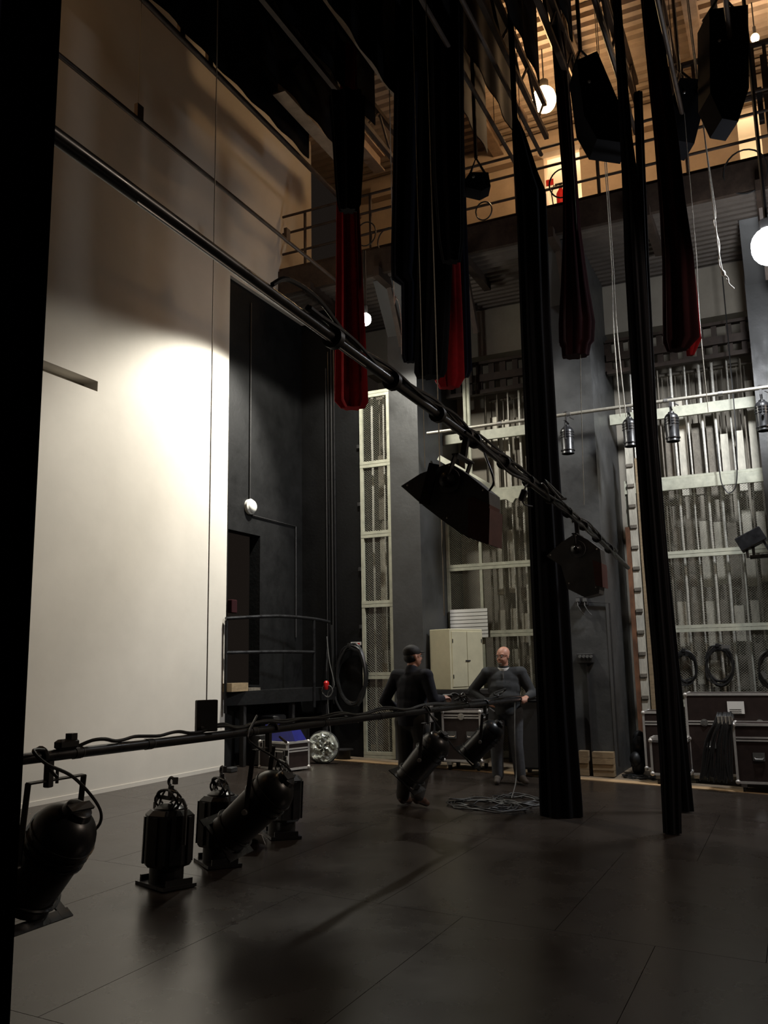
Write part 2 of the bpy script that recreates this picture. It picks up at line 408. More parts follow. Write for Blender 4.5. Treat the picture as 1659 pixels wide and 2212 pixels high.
# red fire extinguisher in the lit doorway
q = AX(1213, 440, 0, WX-.1)
fe = root('fire_extinguisher', (WX-.1, q.y, q.z-.22), 'red fire extinguisher on the gallery wall in the lit doorway', 'extinguisher')
part('cylinder', MB().lathe([(0, .06), (.02, .085), (.42, .085), (.5, .04), (.53, .03)], (0, 0, 0)), m_redpl, fe, world=False)
part('valve', MB().box((0, 0, .56), (.05, .05, .06)).box((-.03, .02, .6), (.04, .14, .02)), m_blackmetal, fe, world=False)
part('hose', MB().tube([(0, .03, .57), (-.02, .12, .6), (-.02, .17, .45), (-.02, .14, .15), (-.02, .1, .1)], .012, 6), m_rubber, fe, world=False)
q = AX(1188, 395, 0, WX-.02)
solo('fire_sign', MB().box((WX-.03, q.y, q.z), (.02, .14, .12)), m_redpl, 'small red sign on gallery wall left of the fire extinguisher', 'sign', smooth=False)
light('passage_light', 'POINT', (WX+.8, (o1a.y+o1b.y)/2, 10.7), 60, (1, .72, .42), size=.1)
light('passage_light_right', 'POINT', (WX+.8, (o2a.y+o2b.y)/2, 10.7), 45, (1, .72, .42), size=.1)

# ================================================================ CAGES
def lattice(y0, y1, z0, z1, X, dw=.042, dh=.074, t=.0024):
    m_ = MB(); ny = max(1, int((y1-y0)/dw)); nz = int((z1-z0)/(dh/2)); dw = (y1-y0)/ny; dhh = (z1-z0)/nz
    vs, fs = [], []
    for c in range(ny):
        for ph in (0, 1):
            base = len(vs)
            for k in range(nz+1):
                yy = y0+c*dw+(dw if (k+ph) % 2 else 0); zz = z0+k*dhh
                vs += [(X-t, yy, zz), (X+t, yy-t, zz), (X+t, yy+t, zz)]
            for k in range(nz):
                a = base+k*3
                for i in range(3): j = (i+1) % 3; fs.append((a+i, a+j, a+3+j, a+3+i))
    m_.add(vs, fs); return m_
def cage(nm, label, X, y0, y1, zs, fr=.05, posts=(), thick=()):
    base = fz((y0+y1)/2)
    c = root(nm, (X, (y0+y1)/2, base), label, 'cage')
    for y in (y0+fr/2, y1-fr/2)+tuple(posts):
        part('post', MB().box((X, y, (base+zs[-1])/2), (.05, fr, zs[-1]-base)), m_pale, c, smooth=False)
    for i, z in enumerate(zs):
        if i in thick:
            part('rail', MB().box((X-.03, (y0+y1)/2, z), (.06, y1-y0, .17)), m_pale, c, smooth=False)
            part('rail', MB().box((X-.02, (y0+y1)/2, z+.11), (.05, y1-y0, .04)), m_pale, c, smooth=False)
        else:
            for s_ in (-.028, .028):
                part('rail', MB().box((X-.002, (y0+y1)/2, z+s_), (.055, y1-y0, .05)), m_pale, c, smooth=False)
    for i in range(len(zs)-1):
        part('wire_mesh', lattice(y0+fr, y1-fr, zs[i]+.05, zs[i+1]-.05, X+.012), m_wire, c, smooth=False, kind='stuff')
    return c
cg = cage('wire_cage', 'narrow pale green wire mesh cage between black wall and left pillar', SX+.05, 5.905, 6.47, [.30, 1.55, 2.71, 3.87, 5.07, 6.3], .055)
for z in (1.2, 2.35, 3.3, 4.4, 5.4):
    part('hinge', MB().box((SX+.01, 6.49, z), (.03, .04, .06)), m_blackmat, cg, smooth=False)
cage('wire_cage', 'wide wire mesh cage of weights between left and middle pillars', CX, 3.10, 5.37, [.25, 1.1, 2.2, 3.34, 4.53], .05, posts=(4.75,), thick=(4,))
cage('wire_cage', 'wide wire mesh cage of weights at right, behind the flight cases', CX, -.4, 2.28, [.15, 1.07, 2.18, 3.32, 4.42], .05, posts=(), thick=(4,))
for (a, b, z) in ((3.1, 5.37, 5.63), (.2, 2.45, 5.6)):
    struct('trim_%d' % (2 if a > 3 else 3), MB().box((CX+.03, (a+b)/2, z), (.06, b-a, .17)), m_pale)
# counterweight arbors
def arbor(x, y, zb, zt, gaps, label, group, lite=True):
    r = root('counterweight_arbor', (x, y, zb), label, 'arbor', group)
    for s_ in (-.045, .045):
        part('rod', MB().box((x, y+s_, (zb+zt)/2), (.016, .016, zt-zb)), m_weight2, r, smooth=False)
    part('top_plate', MB().box((x, y, zt), (.1, .16, .05)), m_weight2, r, smooth=False)
    part('bottom_plate', MB().box((x, y, zb+.02), (.1, .16, .05)), m_weight2, r, smooth=False)
    z = zb+.05
    for g0, g1 in gaps:
        if g0-z > .05:
            part('weight_stack', MB().box((x, y, (z+g0)/2), (.11, random.uniform(.1, .14), g0-z)), m_weight if random.random() < .5 else m_weight2, r, smooth=False)
        z = g1
    return r
def rope(x, y, z0, z1, label, group, r=.017, m=None):
    n = 14; pts = [(x+random.uniform(-.003, .003), y+.004*math.sin(i*1.7), z0+(z1-z0)*i/n) for i in range(n+1)]
    return solo('hand_rope', MB().tube(pts, r, 6), m or m_rope, label, 'rope', group)
def bank(y0, y1, lab, grp, seed, ax=None):
    random.seed(seed); y = y0+.11; k = 0
    while y < y1-.05:
        x = ax or CX+.42
        zb = fz(y)+.02; zt = 6.35
        lv = 4.05+random.uniform(-.06, .12); lv2 = 2.55+random.uniform(-.1, .1); lv3 = 1.75+random.uniform(-.2, .2)
        gaps = [(random.uniform(.9, 1.2), random.uniform(1.25, 1.4)), (lv3, lv3+.22), (lv2, lv2+.18+.1*random.random()), (lv-.15-.12*random.random(), lv+.12+.1*random.random()), (5.2+random.random()*.9, 6.3)]
        arbor(x, y, zb, zt, gaps, 'tall iron counterweight arbor inside '+lab, 'counterweight arbors in '+grp)
        rope((ax or CX+.42)-.22, y+.09, fz(y)+.01, 6.4, 'pale hand rope running up inside '+lab, 'hand ropes in '+grp, r=.02 if random.random() < .5 else .013, m=m_rope if random.random() < .6 else m_weight2)
        y += .205+random.uniform(-.01, .02); k += 1
bank(3.15, 4.72, 'the cage between left and middle pillars', 'the cage left of the middle pillar', 3)
bank(.22, 2.25, 'the wide cage at the right', 'the right cage', 5)
bank(5.93, 6.46, 'the narrow cage beside the black wall', 'the narrow cage', 9, 13.5)
# dark stacked gear seen low behind the mesh
for (y, h, l) in ((4.35, 1.3, 'dark slatted heater cabinet behind the left wire cage'),):
    solo('grey_cabinet', MB().box((CX+.25, y+.3, .18+h/2), (.3, .5, h), bev=.01), m_weight2, 'tall grey cabinet behind the wire mesh beside the white louvred panel', 'cabinet')
# slatted loading gallery above the cages
for (a, b, nm, lab) in ((3.1, 5.3, 'weight_rail', 'dark slatted weight rail above the cage left of the middle pillar'), (.22, 2.45, 'weight_rail', 'dark slatted weight rail above the right cage')):
    r = root(nm, (CX+.1, (a+b)/2, 6.45), lab, 'rail')
    for z, h in ((6.43, .07), (6.68, .13), (6.96, .05)):
        part('beam', MB().box((CX+.1, (a+b)/2, z), (.12, b-a, h)), m_steel, r, smooth=False)
    y = a+.1
    while y < b:
        part('slat', MB().box((CX+.12, y, 6.7), (.06, .1+random.uniform(-.02, .03), .5)), m_steel, r, smooth=False); y += .2+random.uniform(-.01, .03)
# pale twin pipe and slanting arm right of the left pillar
q0, q1 = AX(1006, 820, 0, 13.9), AX(1009, 1135, 0, 13.9)
tp = root('twin_pipe', (13.9, q0.y, q1.z), 'bright pale twin upright pipes beside the left pillar, behind the diagonal batten', 'pipe')
for s_ in (-.035, .035):
    part('pipe', MB().tube([(13.9, q0.y+s_, q1.z), (13.9, q0.y+s_, SOF)], .032), m_pale, tp)
a_, b_ = AX(949, 989, 0, 13.5), AX(1112, 1082, 0, 13.5)
solo('slanting_arm', MB().beam(a_, b_, .09, .09), m_pale, 'pale green square steel arm slanting down in front of the cage mesh', 'arm', smooth=False)
# orange painted edge and old ladder-like post by middle pillar
yb = 2.30
lp = root('cable_riser', (CX-.05, yb-.1, .1), 'peeling orange and pale riser board right of the middle pillar', 'board')
part('board', MB().box((CX-.06, yb-.03, 1.95), (.05, .07, 3.7)), m_rust, lp, smooth=False)
part('board', MB().box((CX-.05, yb-.13, 2.6), (.05, .12, 5.0)), m_weight, lp, smooth=False, label='pale flaking board')
part('board', MB().box((CX-.05, yb-.26, 2.5), (.05, .1, 4.8)), m_wood, lp, smooth=False, label='dark timber board')
for k in range(14):
    part('cleat', MB().box((CX-.09, yb-.13, .5+k*.33), (.03, .1, .05)), m_weight2, lp, smooth=False)

# ================================================================ PAINTED BOXES ON PILLARS, CONDUITS
def pxbox(x0, y0, x1, y1, X, t): 
    a, b = AX(x0, y0, 0, X), AX(x1, y1, 0, X); return MB().box((X-t/2, (a.y+b.y)/2, (a.z+b.z)/2), (t, abs(a.y-b.y), abs(a.z-b.z)), bev=.008), Vector((X, (a.y+b.y)/2, min(a.z, b.z)))
mbx, o_ = pxbox(1247, 1290, 1272, 1308, SX, .08)
r = root('socket_box', o_, 'small black socket box with two grey plugs, upper one on the middle pillar', 'box')
part('housing', mbx, m_blackmat, r, smooth=False)
for px_ in (1248, 1263):
    q = AX(px_, 1296, 0, SX-.1); part('plug', MB().box(q, (.05, .05, .05)), m_gcable, r, smooth=False)
    part('cable', MB().tube([q, q+Vector((-.03, .0, -.08)), q+Vector((0, -.04, -.17)), q+Vector((.03, -.08, -.22))], .008, 6), m_gcable, r)
mbx, o_ = pxbox(1248, 1412, 1284, 1432, SX, .09)
r = root('socket_box', o_, 'wide black box with four sockets, lower one on the middle pillar', 'box')
part('housing', mbx, m_blackmat, r, smooth=False)
for px_ in (1253, 1261, 1269, 1277):
    q = AX(px_, 1418, 0, SX-.1); part('socket', MB().lathe([(0, .022), (.03, .022)], q, (-1, 0, 0), 10), m_gcable, r)
a_ = AX(1272, 1300, 0, SX-.03); b_ = AX(1316, 1303, 0, SX-.03)
solo('conduit', MB().tube([a_, b_, (b_.x, b_.y, .25)], .012, 6), m_blackmat, 'thin black conduit running down the right edge of the middle pillar', 'conduit')
a_ = AX(1268, 1434, 0, SX-.03)
solo('conduit', MB().tube([a_, (a_.x, a_.y, .3)], .02, 6), m_blackmat, 'black conduit dropping from the four-socket box on middle pillar', 'conduit')
for k, (a_, b_) in enumerate(((1255, 1276), (1285, 1330))):
    q0, q1 = AX(a_, 1675, 0, SX-.05), AX(b_, 1675, 0, SX-.05); r = root('timber_block', (SX-.12, (q0.y+q1.y)/2, fz(q0.y)), ('narrow' if k == 0 else 'wide')+' stack of timber planks at the foot of the middle pillar', 'planks')
    for i in range(4): part('plank', MB().box((SX-.08+random.uniform(-.01, .01), (q0.y+q1.y)/2, fz(q0.y)+.045+i*.085), (.14, abs(q0.y-q1.y), .08)), m_wood, r, smooth=False)
# corner cables
for k, px_ in enumerate((706, 711, 718, 724)):
    q = AX(px_, 1300, 0, SX+.0); 
    solo('wall_conduit', MB().tube([(SX+.02, q.y, 1.1+.4*(k % 2)), (SX+.02, q.y, 6.9+.3*k)], .016 if k != 1 else .01, 6), m_blackmetal if k % 2 else m_blackmat,
         ['leftmost black conduit', 'second black conduit from the left', 'third black conduit from the left', 'rightmost black conduit'][k]+' running up the black corner beside the narrow cage', 'conduit', 'conduits in the black corner')
# bulkhead lamp
q = AX(537, 1095, 1, RY)
bl = root('bulkhead_lamp', (q.x, RY, q.z), 'round unlit bulkhead lamp with frosted glass high on the black recess wall', 'lamp')
part('base_ring', MB().lathe([(0, .12), (.05, .125), (.07, .11)], (0, 0, 0), (0, -1, 0)), m_frost, bl, world=False)
part('glass', MB().ell((0, -.06, 0), (.108, .07, .108)), m_frost, bl, world=False)
c0 = AX(546, 1113, 1, RY-.03); c1 = AX(640, 1147, 1, RY-.03)
solo('conduit', MB().tube([(q.x, RY-.02, 7.6), (q.x, RY-.02, q.z), (c0.x, RY-.02, c0.z), (c1.x, RY-.02, c0.z), (c1.x, RY-.02, 2.2)], .012, 6), m_blackmat, 'thin black conduit from the bulkhead lamp to the right and down', 'conduit')
# small sign
mbx, o_ = pxbox(758, 1387, 781, 1394, SX+.05, .01)
r = root('warning_sign', o_, 'small white and red sign on the black wall left of the narrow cage', 'sign')
part('plate', mbx, m_paper, r, smooth=False)
a_, b_ = AX(763, 1389, 0, SX+.035), AX(777, 1392, 0, SX+.035)
part('print', MB().box((SX+.038, (a_.y+b_.y)/2, (a_.z+b_.z)/2), (.002, abs(a_.y-b_.y), .02)), m_redpl, r, smooth=False)

# ================================================================ PLATFORM IN THE RECESS
pz = 1.38
p = root('platform', (11.9, 7.3, fz(7.3)), 'black raised platform with bowed handrail in front of the dark doorway', 'platform')
edge = [(10.72, 7.53), (11.2, 7.32), (11.8, 7.16), (12.4, 7.0), (12.93, 6.9)]
part('deck', MB().prism([(x, y, pz-.2) for x, y in edge]+[(12.93, 7.58, pz-.2), (10.72, 7.58, pz-.2)], (0, 0, .2)), m_blackwall, p, smooth=False)
for x, y in ((11.05, 7.46), (12.0, 7.2), (12.8, 7.05)): part('leg', MB().box((x, y, (pz-.2+.3)/2), (.07, .07, pz-.5)), m_blackmat, p, smooth=False)
def railz(px_, py_): return AX(px_, py_, 1, {487: 7.5, 488: 7.5, 489: 7.5, 600: 7.18, 678: 7.0, 712: 6.9}[px_])
for zz in ((488, 1336, 600, 1331, 678, 1337, 712, 1344), (488, 1410, 600, 1408, 678, 1409)):
    pts = [railz(zz[i], zz[i+1]) for i in range(0, len(zz), 2)]
    pts = spline(pts, 4)
    part('handrail', MB().tube(pts, .026), m_blackmetal, p)
for px_ in (489, 678):
    v = railz(px_, 1340); part('post', MB().tube([(v.x, v.y, pz-.3), (v.x, v.y, v.z)], .024), m_blackmetal, p)
for k, px_ in enumerate((503, 525)):
    v = AX(px_, 1455, 1, 7.45)
    r = solo('timber_tray', MB().box((v.x+.1+.12*k, 7.47, pz+.06-.04*k), (.42-.1*k, .16, .12-.08*k)), m_wood if k == 0 else m_weight2, ['light brown wooden tray lying on the platform by the doorway', 'grey board lying on the platform right of the wooden tray'][k], 'tray' if k == 0 else 'board', smooth=False)
v = AX(502, 1310, 1, RY-.05)
solo('red_box', MB().box((v.x, RY-.05, v.z), (.14, .08, .2), bev=.01), m_dkred, 'small dark red box beside the dark doorway', 'box')
# boxes under platform
for k, (x, w_, h) in enumerate(((11.35, .3, .45), (11.75, .35, .7), (12.4, .5, .45))):
    solo('storage_box', MB().box((x, 7.38, fz(7.4)+h/2), (w_, .26, h), bev=.02), m_blackmat, ['low black box under the platform, nearest the white wall', 'tall black box under the middle of the platform', 'wide black box under the right end of the platform'][k], 'box')

# ================================================================ FLIGHT CASES
def flight_case(label, loc, dims, rot, lid=.3, casters=True, sticker=False, latch=1, handles=2):
    L, D, H = dims; r = root('flight_case', loc, label, 'case'); r.rotation_euler = (0, 0, rot)
    z0 = .13 if casters else .01; b = .03
    zl = z0+(H-z0)*(1-lid)
    def pt(n, m_, mt, **k): return part(n, m_, mt, r, world=False, smooth=k.pop('smooth', False), **k)
    pt('body', MB().box((0, 0, (z0+zl)/2), (L-.01, D-.01, zl-z0)), m_case)
    pt('lid', MB().box((0, 0, (zl+H)/2), (L-.01, D-.01, H-zl-.006)), m_case)
    for sx in (-1, 1):
        for sy in (-1, 1): pt('edge', MB().box((sx*(L/2-b/2+.003), sy*(D/2-b/2+.003), (z0+H)/2), (b, b, H-z0)), m_alum)
    for z in (z0+b/2, H-b/2, zl-.018, zl+.018):
        for sy in (-1, 1): pt('edge', MB().box((0, sy*(D/2-b/2+.003), z), (L-b*1.6, b, b if z in (z0+b/2, H-b/2) else .02)), m_alum)
        for sx in (-1, 1): pt('edge', MB().box((sx*(L/2-b/2+.003), 0, z), (b, D-b*1.6, b if z in (z0+b/2, H-b/2) else .02)), m_alum)
    for sx in (-1, 1):
        for sy in (-1, 1):
            for z in (z0+.02, H-.02): pt('corner', MB().ell((sx*(L/2-.012), sy*(D/2-.012), z), (.032, .032, .032), 10, 6), m_alum, smooth=True)
    fx = -L/2-.004
    for k in range(handles):
        yy = (k-(handles-1)/2)*D/handles if handles > 1 else 0
        h_ = pt('handle', MB().box((fx, yy, (z0+zl)/2+.06), (.01, .14, .1)), m_gcable)
        part('grip', MB().tube([(fx-.012, yy-.05, (z0+zl)/2+.05), (fx-.02, yy-.045, (z0+zl)/2+.035), (fx-.02, yy+.045, (z0+zl)/2+.035), (fx-.012, yy+.05, (z0+zl)/2+.05)], .007, 6), m_chrome, h_, world=False)
    for k in range(latch):
        yy = (k-(latch-1)/2)*D*.6
        pt('latch', MB().lathe([(0, .05), (.008, .048)], (fx+.004, yy, zl), (-1, 0, 0), 16).box((fx-.008, yy, zl), (.012, .03, .06)), m_chrome, smooth=True)
    if casters:
        for sx in (-1, 1):
            for sy in (-1, 1):
                c_ = pt('caster', MB().box((sx*(L/2-.08), sy*(D/2-.08), .105), (.08, .07, .05)), m_chrome)
                part('wheel', MB().lathe([(-.016, .048), (-.012, .05), (.012, .05), (.016, .048)], (sx*(L/2-.08), sy*(D/2-.08), .052), (0, 1, 0), 16), m_rubber, c_, world=False)
    return r
def on(x, y, px_, py_): return (x, y, fz(y))
q = FL(985, 1652)
flight_case('dark flight case on casters behind the pipe, between the two men', (12.62, 4.55, fz(4.55)), (.5, .60, .86), 0, lid=.12)
flight_case('big dark flight case with white paper on it, at right behind the black cable bundle', (13.22, .89, fz(.9)), (.52, 1.17, 1.22), 0, lid=.36, latch=2)
flight_case('nearest dark flight case on casters at the right edge', (12.68, .28, fz(.3)), (.48, 1.14, .88), 0, lid=.26)
flight_case('tall dark flight case half hidden behind the second hanging drape', (13.35, 1.83, fz(1.8)), (.5, .5, .93), 0, lid=.2, handles=1, latch=0)
flight_case('low dark flight case in front of the hanging drape foot at right', (12.75, 1.68, fz(1.7)), (.42, .48, .60), 0, lid=.02, handles=1, latch=0)
q = FL(598, 1665)
flight_case('small flight case with white edges in front of the recess, under the blue cloth', (11.2, 6.85, fz(6.85)), (.42, .62, .40), -.3, lid=.3, casters=False, handles=1)
q = Vector((11.2, 6.85, fz(6.85)+.402))
mb = MB(); poly = [(-.16, -.28, 0), (.16, -.28, 0), (.1, -.16, .22), (-.1, -.16, .22)]
solo('blue_cover', MB().prism([q+Vector(v) for v in poly], (0, .42, 0)), m_blue, 'dark blue cover lying on the small white-edged flight case', 'cover', smooth=False)
# paper on large case
a_, b_ = AX(1570, 1515, 0, 12.95), AX(1609, 1542, 0, 12.95)
r = root('paper_sheet', (12.953, (a_.y+b_.y)/2, b_.z), 'white paper sheet taped on the big dark flight case', 'paper')
part('sheet', MB().box((12.951, (a_.y+b_.y)/2, (a_.z+b_.z)/2), (.003, abs(a_.y-b_.y), abs(a_.z-b_.z))), m_paper, r, smooth=False)
for k in range(3):
    part('print_line', MB().box((12.9485, a_.y-.1, (a_.z+b_.z)/2-.025-.022*k), (.002, .15, .007)), m_ink, r, smooth=False)
# open rack lid leaning behind the first man
a = AX(930, 1480, 0, 12.6)
r = root('open_case_lid', (12.3, 5.2, fz(5.2)), 'tall open road case with silver edges behind the first man', 'case')
r.rotation_euler = (0, 0, .35)
part('body', MB().box((0, 0, .62), (.5, .42, 1.24)), m_case, r, world=False, smooth=False)
for sx in (-1, 1):
    for sy in (-1, 1): part('edge', MB().box((sx*.24, sy*.2, .62), (.035, .035, 1.25)), m_alum, r, world=False, smooth=False)
for sx in (-1, 1): part('edge', MB().box((sx*.24, 0, 1.24), (.035, .42, .035)), m_alum, r, world=False, smooth=False)
for sy in (-1, 1): part('edge', MB().box((0, sy*.2, 1.24), (.5, .035, .035)), m_alum, r, world=False, smooth=False)
# dark gear table, cream cabinet, louvred panel
t = root('work_table', (13.35, 4.7, fz(4.7)), 'dark work table carrying the cream cabinet beside the left pillar', 'table')
part('table_top', MB().box((13.4, 4.75, 1.29), (.9, 1.1, .06)), m_blackmat, t, smooth=False)
for sx in (-1, 1):
    for sy in (-1, 1): part('leg', MB().box((13.4+sx*.4, 4.75+sy*.5, .72), (.06, .06, 1.09)), m_blackmat, t, smooth=False)
part('apron', MB().box((12.98, 4.75, 1.17), (.03, 1.0, .18)), m_blackmat, t, smooth=False)
q = AX(975, 1490, 0, 12.95)
cb = root('cream_cabinet', (13.38, 4.96, 1.32), 'cream metal cabinet with a pair of doors, above and between the two men', 'cabinet'); cb.rotation_euler = (0, 0, math.radians(-24))
part('body', MB().box((0, 0, .47), (.75, .45, .94), bev=.008), m_cream, cb, world=False, smooth=False)
# ---------------------------------------------------------------- hung panel
a_, b_ = AX(972, 1317, 0, 14.07), AX(1055, 1377, 0, 14.07)
lv = root('louvred_panel', (14.07, (a_.y+b_.y)/2, b_.z), 'white louvred panel above the cream cabinet doors', 'panel')
nl = 8; hh = (a_.z-b_.z)/nl
for k in range(nl):
    part('slat', MB().box((14.07, (a_.y+b_.y)/2, b_.z+hh*(k+.5)), (.012, abs(a_.y-b_.y), hh*.86), Matrix.Rotation(.12, 3, 'Y')), m_paper, lv, smooth=False)
part('backing', MB().box((14.095, (a_.y+b_.y)/2, (a_.z+b_.z)/2), (.01, abs(a_.y-b_.y), nl*hh)), m_grey, lv, smooth=False)
# cabinet doors on its -y side (turned to the right of the picture)
for s_ in (-1, 1):
    d_ = part('door', MB().box((s_*.172, -.232, .47), (.335, .016, .86), bev=.004), m_cream, cb, world=False, smooth=False)
    part('hinge', MB().box((s_*.33, -.244, .75), (.012, .012, .06)).box((s_*.33, -.244, .2), (.012, .012, .06)), m_blackmat, d_, world=False, smooth=False)
part('latch_bar', MB().box((.0, -.25, .44), (.1, .014, .02)), m_blackmat, cb, world=False, smooth=False)
# grey rolling bin behind the second man
r = root('rolling_bin', (12.6, 3.3, fz(3.3)), 'dark grey rolling bin behind the bald man, left of the tall drape', 'bin')
part('body', MB().box((12.6, 3.38, .72), (.6, .75, .95), bev=.03), m_blackmat, r, smooth=False)
part('rim', MB().box((12.6, 3.38, 1.2), (.64, .79, .04), bev=.01), m_greypaint, r, smooth=False)
for sx in (-1, 1):
    for sy in (-1, 1): part('wheel', MB().lathe([(-.02, .06), (.02, .06)], (12.6+sx*.22, 3.38+sy*.3, fz(3.3)+.065), (0, 1, 0), 14), m_rubber, r)

# ================================================================ LANTERNS
def frame(axis):      # axis: pointing direction of the lamp
    z = Vector(axis).normalized(); y = Vector((0, 0, 1)).cross(z)
    y = y.normalized() if y.length > .05 else Vector((1, 0, 0)); x = y.cross(z); return x, y, z
def par_can(label, c, axis, R, L, pipe, pr=.03, cat='lamp', grp=None, cable=None, yoke_tone=None, gel=True):
    """c: middle of the barrel, axis: from dome to mouth, pipe: point on the pipe it hangs from"""
    c = Vector(c); x, y, z = frame(axis); P = Vector(pipe)
    r = root('par_can_lamp', c, label, cat, grp)
    b = c-z*(L*.12)
    part('barrel', MB().lathe([(-L*.18, R*.98), (-L*.18, R*1.0), (L*.6, R*.93), (L*.62, R*.97), (L*.64, R*.97), (L*.64, R*.88), (-L*.1, R*.9)], b, z, 28), m_blackmetal, r)
    part('dome', MB().lathe([(-L*.18-R*.95*math.sin(t), R*1.03*math.cos(t)**.9 if t < 1.5 else .01) for t in [PI/2*k/10 for k in range(10, -1, -1)]], b, z, 28), m_blackmetal, r)
    part('cap', MB().lathe([(-L*.18-R*1.1, R*.34), (-L*.18-R*1.06, R*.42), (-L*.18-R*.86, R*.48)], b, z, 20), m_blackmetal, r)
    part('cap_bar', MB().box(b-z*(L*.18+R*1.12), (R*.95, R*.3, .012), Matrix((y, x, z)).transposed()), m_blackmat, r, smooth=False)
    for t in (-.20, -.10, .0, .5):
        part('ring', MB().lathe([(L*t, R*.98), (L*t, R*1.07), (L*t+.012, R*1.07), (L*t+.012, R*.98)], b, z, 28, cap=False), m_blackmetal, r)
    part('lens', MB().lathe([(L*.5, R*.86), (L*.52, R*.4), (L*.525, .001)], b, z, 24), m_frost, r)
    if gel:
        fr = MB(); s_ = R*1.18
        Rm = Matrix((x, y, z)).transposed(); cc = b+z*(L*.66)
        for k in (-1, 1):
            fr.box(cc+x*(s_*k*.86), (.3*s_, 2*s_+.03, .008), Rm); fr.box(cc+y*(s_*k*.86), (2*s_, .3*s_, .009), Rm)
        part('colour_frame', fr, m_blackmetal, r, smooth=False)
    # yoke around the barrel, up to the clamp
    up = (P-c); up -= y*up.dot(y); ul = up.length; up.normalize(); top = c+up*(ul-pr-.09); w_ = R*1.16
    ym = MB()
    for s_ in (-1, 1): ym.beam(c+y*(s_*w_), top+y*(s_*w_), .008, .032, up=z)
    ym.beam(top-y*w_, top+y*w_, .032, .008, up=up)
    part('yoke', ym, m_blackmat, r, smooth=False)
    for s_ in (-1, 1):
        part('knob', MB().lathe([(0, .02), (.03, .018)], c+y*(s_*w_), y*s_, 10), m_chrome if s_ > 0 else m_blackmat, r)
    cl = MB().box((top+P)/2-Vector((0, 0, pr*.5)), (.035, .035, (P-top).length*.9), bev=.004)
    cl.tube([P+Vector((0, math.cos(a)*(pr+.012), math.sin(a)*(pr+.012))) for a in [PI*k/8-.6 for k in range(11)]], .012, 6)
    part('hook_clamp', cl, m_blackmat, r)
    part('clamp_bolt', MB().tube([top-Vector((0, 0, .02)), top+Vector((0, 0, .05))], .009, 6).tube([P+Vector((0, -.05, -.05)), P+Vector((0, -.11, -.09))], .008, 6), m_chrome if yoke_tone else m_blackmat, r)
    if cable:
        part('cable', MB().tube(cable, .008, 6), m_cable, r)
    return r
# ---- lower pipe
LY, LR = 3.33, .028
def low(x): # pixel column -> point on the low pipe
    y = 1640+(1505-1640)*(x-30)/(1155-30); v = AX(x, y+2, 1, LY); return v
A_, B_ = low(-60), low(1150); dirn = (B_-A_).normalized(); B_ = A_+dirn*((B_-A_).length+1.6); A_ = A_-dirn*.8
lp_ = root('lighting_batten', low(450), 'long black pipe lowered to waist height across the picture, carrying four lamps', 'pipe')
part('pipe', MB().tube([A_, B_], LR, 14), m_blackmetal, lp_)
for x_ in (165, 320, 545, 700, 820, 1010):
    v = low(x_); part('tape_band', MB().lathe([(-.022, LR+.003), (.022, LR+.003)], v, dirn, 14), m_rubber, lp_)
    part('tape_mark', MB().lathe([(.03, LR+.0015), (.035, LR+.0015)], v, dirn, 14), m_gcable, lp_)
pts = []
for x_ in range(170, 1150, 24):
    v = low(x_); pts.append(v+Vector((0, -.01+.012*math.sin(x_*.05), LR+.016+.010*math.sin(x_*.07)+.006*math.sin(x_*.21))))
part('cable_run', MB().tube(spline(pts, 3), .010, 6), m_cable, lp_)
part('cable_run', MB().tube(spline([p+Vector((0, .02, .008+.006*math.sin(i*1.3))) for i, p in enumerate(pts[12:])], 3), .009, 6), m_cable, lp_)
v = low(140); part('connector', MB().box(v+Vector((0, -.01, LR+.02)), (.13, .05, .05), bev=.012).box(v+Vector((.03, -.01, LR+.055)), (.04, .04, .03)), m_rubber, lp_)
v = low(445); hb = root('hanger_box', v+Vector((0, 0, LR)), 'square black hanger box standing on the lowered pipe by the white wall edge', 'hanger')
part('box', MB().box(v+Vector((0, 0, LR+.10)), (.05, .13, .19), .9, bev=.004), m_blackmat, hb)
part('bolt', MB().tube([v+Vector((-.06, .0, LR+.03)), v+Vector((.06, 0, LR+.03))], .01, 6), m_blackmat, hb)
v2 = v+Vector((0, 0, LR+.18))
solo('wire_rope', MB().tube([v2, (v2.x, v2.y, CEIL+.03)], .004, 6), m_wirerope, 'steel wire rope rising from the square hanger box to the grid', 'wire')
for x_, nm in ((1000, 'right of the first man'), (1075, 'in front of the bald man')):
    v = low(x_); 
    solo('cable_tangle', MB().tube(spline([v+Vector((random.uniform(-.22, .22), random.uniform(-.05, .05), LR+.02+random.uniform(.0, .1))) for _ in range(10)], 4), .01, 6), m_cable, 'tangle of black cable lying on the low pipe '+nm, 'cable')

dL = Vector((0, .62, -.78))
c1 = AX(103, 1853, 1, LY+.05); P1 = low(88)
cab = spline([AX(95, 1620, 1, LY-.05), AX(72, 1622, 1, LY-.1), AX(100, 1650, 1, LY-.14), AX(160, 1680, 1, LY-.14), AX(212, 1740, 1, LY-.1), AX(215, 1780, 1, LY-.05), AX(178, 1815, 1, LY)], 6)
par_can('large black can lamp, nearest one, under the left end of the low pipe', c1, dL, .155, .47, P1, LR, cable=cab)
c2 = AX(553, 1745, 1, LY+.05); P2 = low(590)
cab = spline([low(555)+Vector((0, 0, .1)), AX(535, 1590, 1, LY-.06), AX(550, 1610, 1, LY-.06), AX(590, 1635, 1, LY-.1), AX(627, 1665, 1, LY-.12), AX(633, 1700, 1, LY-.08), AX(628, 1715, 1, LY)], 6)
par_can('black can lamp hanging over the floor lamps, second from the left on the low pipe', c2, Vector((-.12, .74, -.66)), .142, .52, P2, LR, cable=cab, yoke_tone=1)
